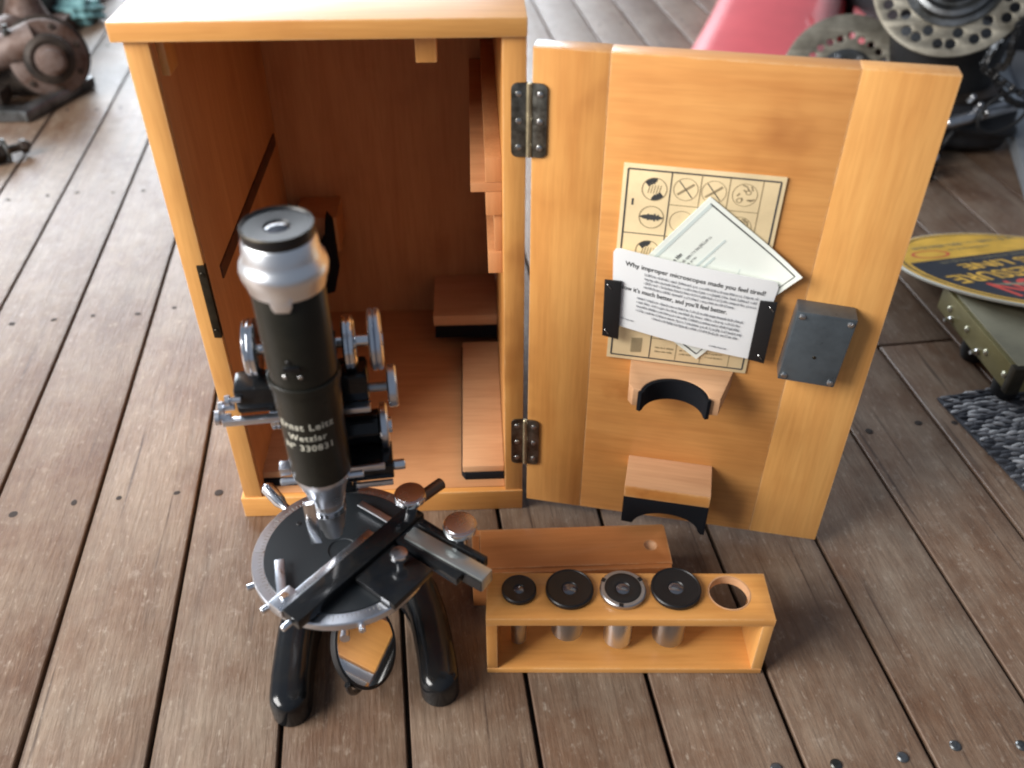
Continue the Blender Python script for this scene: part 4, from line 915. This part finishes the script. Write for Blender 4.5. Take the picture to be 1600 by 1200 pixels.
part('rod', tube([(0.885, 0.668, 0.062), (0.888, 0.6685, 0.0625), (0.950, 0.680, 0.0735), (1.10, 0.708, 0.1000), (1.20, 0.727, 0.118)], [0.006, 0.0085, 0.0088, 0.0088, 0.0088], 20), ROD, rd)
part('cable_loop', tube([(0.965+0.034*math.cos(a), 0.664+0.006*math.sin(a), 0.0800+0.026*math.sin(a)+0.012*math.cos(a)) for a in [i*2*PI/26 for i in range(27)]], 0.0028, 8), RUBBER, rd)
bag = thing('black_saddle_bag', 'lumpy black bag on the boards under the steel tube', 'bag', (0.93, 0.70, 0))
g = NB(); bmesh.ops.create_icosphere(g, subdivisions=4, radius=1)
for v in g.verts:
    n = 0.10*math.sin(5*v.co.x+1)*math.sin(4*v.co.y)+0.07*math.sin(9*v.co.z+3*v.co.x)
    p = v.co*(1+n); p = Vector((math.copysign(abs(p.x)**0.75, p.x), math.copysign(abs(p.y)**0.8, p.y), p.z))
    v.co = Vector((0.945+0.078*p.x, 0.735+0.048*p.y, max(0.0006, 0.036+0.040*p.z)))
part('bag_body', g, BLKBAG, bag, angle=80)
part('bag_strap', tube([(0.905, 0.690, 0.004), (0.900, 0.683, 0.015), (0.905, 0.684, 0.028), (0.915, 0.690, 0.040)], 0.003, 8), BLKBAG, bag)
bt_ = thing('metal_fitting', 'small bright metal fitting with dark end beside the door edge', 'fitting', (0.862, 0.60, 0))
part('fitting_cap', lathe([(0, 0), (0.011, 0), (0.013, 0.002), (0.013, 0.014), (0.010, 0.016), (0, 0.016)], 24), ROD, bt_, T(0.8560, 0.6350, 0.022) @ R(0.5, 'X'))
part('fitting_plug', lathe([(0, 0.0005), (0.0125, 0.0005), (0.0125, 0.022), (0, 0.024)], 24), RUBBER, bt_, T(0.8540, 0.6220, 0) @ R(0.0, 'X'))
part('fitting_block', box(0.848, 0.882, 0.655, 0.685, 0.0005, 0.040, 0.004), GREYM, bt_)
gb = thing('grey_panel_board', 'grey painted panel lying on the boards at the right edge', 'panel', (1.15, 0.75, 0))
ga = math.atan2(0.999-0.550, 1.1246-0.9673)
GBM = T(0.9673, 0.5503, 0) @ R(ga, 'Z')
part('panel_face', box(-0.30, 0.62, -0.42, -0.0285, 0.0005, 0.016, 0.001), GREYB, gb, GBM)
part('panel_edge_strip', box(-0.30, 0.62, -0.028, 0.0, 0.0005, 0.022, 0.0015), simple('pale_grey_edge', (0.24, 0.26, 0.285), 0.5, noise=0.2, nscale=20), gb, GBM)

# ------------------------------------------------------------------ background, left side
pm = thing('rusty_machine_part', 'rusty grey cast iron arm with a round hub at the upper left', 'machine part', (-0.50, 0.99, 0))
part('cast_arm', tube([(-0.86, 0.955, 0.060), (-0.70, 0.955, 0.066), (-0.60, 0.962, 0.074), (-0.545, 0.975, 0.088), (-0.515, 0.990, 0.092)], [0.026, 0.025, 0.024, 0.028, 0.034], 20), RUST, pm, angle=70)
HQ = T(-0.500, 0.985, 0.068) @ Vector((0.45, -0.85, 0.20)).normalized().to_track_quat('Z', 'Y').to_matrix().to_4x4()
part('hub_housing', lathe([(0, -0.07), (0.058, -0.07), (0.062, -0.064), (0.062, -0.040), (0.055, -0.036), (0.055, -0.012), (0.060, -0.008), (0.060, 0.006), (0.052, 0.010), (0.036, 0.012), (0, 0.012)], 44), RUST, pm, HQ)
part('bearing_cap', lathe([(0, 0.0122), (0.037, 0.0122), (0.040, 0.016), (0.038, 0.030), (0.030, 0.033), (0.026, 0.031), (0, 0.031)], 40), RUSTD, pm, HQ)
part('shaft_nut', lathe([(0, 0.0312), (0.023, 0.0312), (0.024, 0.048), (0.018, 0.050), (0.0175, 0.060), (0.012, 0.062), (0, 0.062)], 24), RUST, pm, HQ)
part('cover_rim', lathe([(0.0605, -0.030), (0.0655, -0.030), (0.0665, -0.020), (0.0605, -0.018)], 44), RUSTD, pm, HQ)
part('upright_lug', tube([(-0.600, 1.150, 0.002), (-0.590, 1.145, 0.070), (-0.585, 1.140, 0.110), (-0.578, 1.140, 0.150), (-0.577, 1.140, 0.160)], [0.055, 0.046, 0.030, 0.020, 0.012], 18), RUST, pm, angle=70)
part('cross_tube', tube([(-0.70, 0.99, 0.045), (-0.64, 1.05, 0.065), (-0.60, 1.10, 0.075), (-0.585, 1.13, 0.075)], [0.030, 0.032, 0.030, 0.022], 18), RUST, pm, angle=70)
part('base_rail', box(-0.95, -0.520, 0.880, 0.905, 0.0008, 0.020, 0.003), ROTORB, pm)
part('base_rail', box(-0.0125, 0.0125, -0.085, 0.085, 0.0008, 0.019, 0.003), ROTORB, pm, T(-0.497, 0.960, 0) @ R(-0.35, 'Z'))
part('base_rail', box(-0.95, -0.480, 1.035, 1.060, 0.0008, 0.022, 0.003), RUST, pm)
for a in range(7): part('flange_bolt', cyl(0.0055, 0.006, 0.013, 0.001, 6, M=R(a*2*PI/7+0.3, 'Z') @ T(0.050, 0, 0)), RUSTD, pm, HQ)
part('grease_nipple', lathe([(0, 0), (0.006, 0), (0.006, 0.008), (0.003, 0.010), (0.004, 0.016), (0, 0.018)], 12), ROTORB, pm, T(-0.545, 0.965, 0.112))
part('web_plate', prism([(-0.90, 0.030), (-0.56, 0.026), (-0.53, 0.060), (-0.60, 0.075), (-0.90, 0.070)], -0.012, 0.012, 0.002), RUSTD, pm, T(0, 0.990, -0.012) @ R(PI/2, 'X'))
part('pivot_bolt', lathe([(0, 0), (0.017, 0), (0.017, 0.010), (0.009, 0.012), (0.009, 0.018), (0, 0.018)], 6), ROTORB, pm, T(-0.578, 0.938, 0.0162))
part('dark_rib', box(-0.95, -0.56, 0.905, 0.950, 0.0162, 0.040, 0.004), RUSTD, pm)
sg2 = thing('threaded_stud', 'dark greasy stud with stacked nuts at the left edge', 'stud', (-0.50, 0.79, 0))
TQ = T(-0.560, 0.690, 0.0150) @ Vector((0.80, 0.60, 0.0)).to_track_quat('Z', 'Y').to_matrix().to_4x4()
part('stud_rod', cyl(0.0062, -0.10, 0.118, 0.001, 16), RUSTD, sg2, TQ)
for z, r, h_, n in ((0.048, 0.0150, 0.012, 6), (0.061, 0.0190, 0.005, 24), (0.067, 0.0150, 0.013, 6), (0.081, 0.0185, 0.005, 24), (0.104, 0.0110, 0.010, 6)):
    part('nut', cyl(r, z, z+h_, 0.0012, n), RUSTD if n == 6 else ROTORB, sg2, TQ)
cr_ = thing('rag_bundle', 'crumpled pale cyan rag beyond the rusty hub at the top edge', 'rag', (-0.52, 1.43, 0))
g = NB(); bmesh.ops.create_icosphere(g, subdivisions=4, radius=1)
for v in g.verts:
    n = 0.16*math.sin(6*v.co.x+2)*math.sin(5*v.co.y+1)+0.12*math.sin(11*v.co.z+4*v.co.y)+0.08*math.sin(17*v.co.x)
    p = v.co*(1+n); v.co = Vector((-0.600+0.045*p.x, 1.40+0.04*p.y, max(0.001, 0.024+0.027*p.z)))
part('rag_cloth', g, CYAN, cr_, angle=80)
bk = thing('dark_iron_block', 'dark iron block at the upper left corner behind the machine part', 'block', (-0.80, 1.50, 0))
part('block_body', box(-1.25, -0.64, 1.32, 1.75, 0.001, 0.16, 0.012), RUSTD, bk)
part('block_flange', box(-1.28, -0.60, 1.28, 1.80, 0.001, 0.03, 0.005), RUST, bk)

# ------------------------------------------------------------------ render
scene.render.engine = 'CYCLES'; scene.cycles.filter_width = 2.0
scene.render.resolution_x = 1024; scene.render.resolution_y = 768
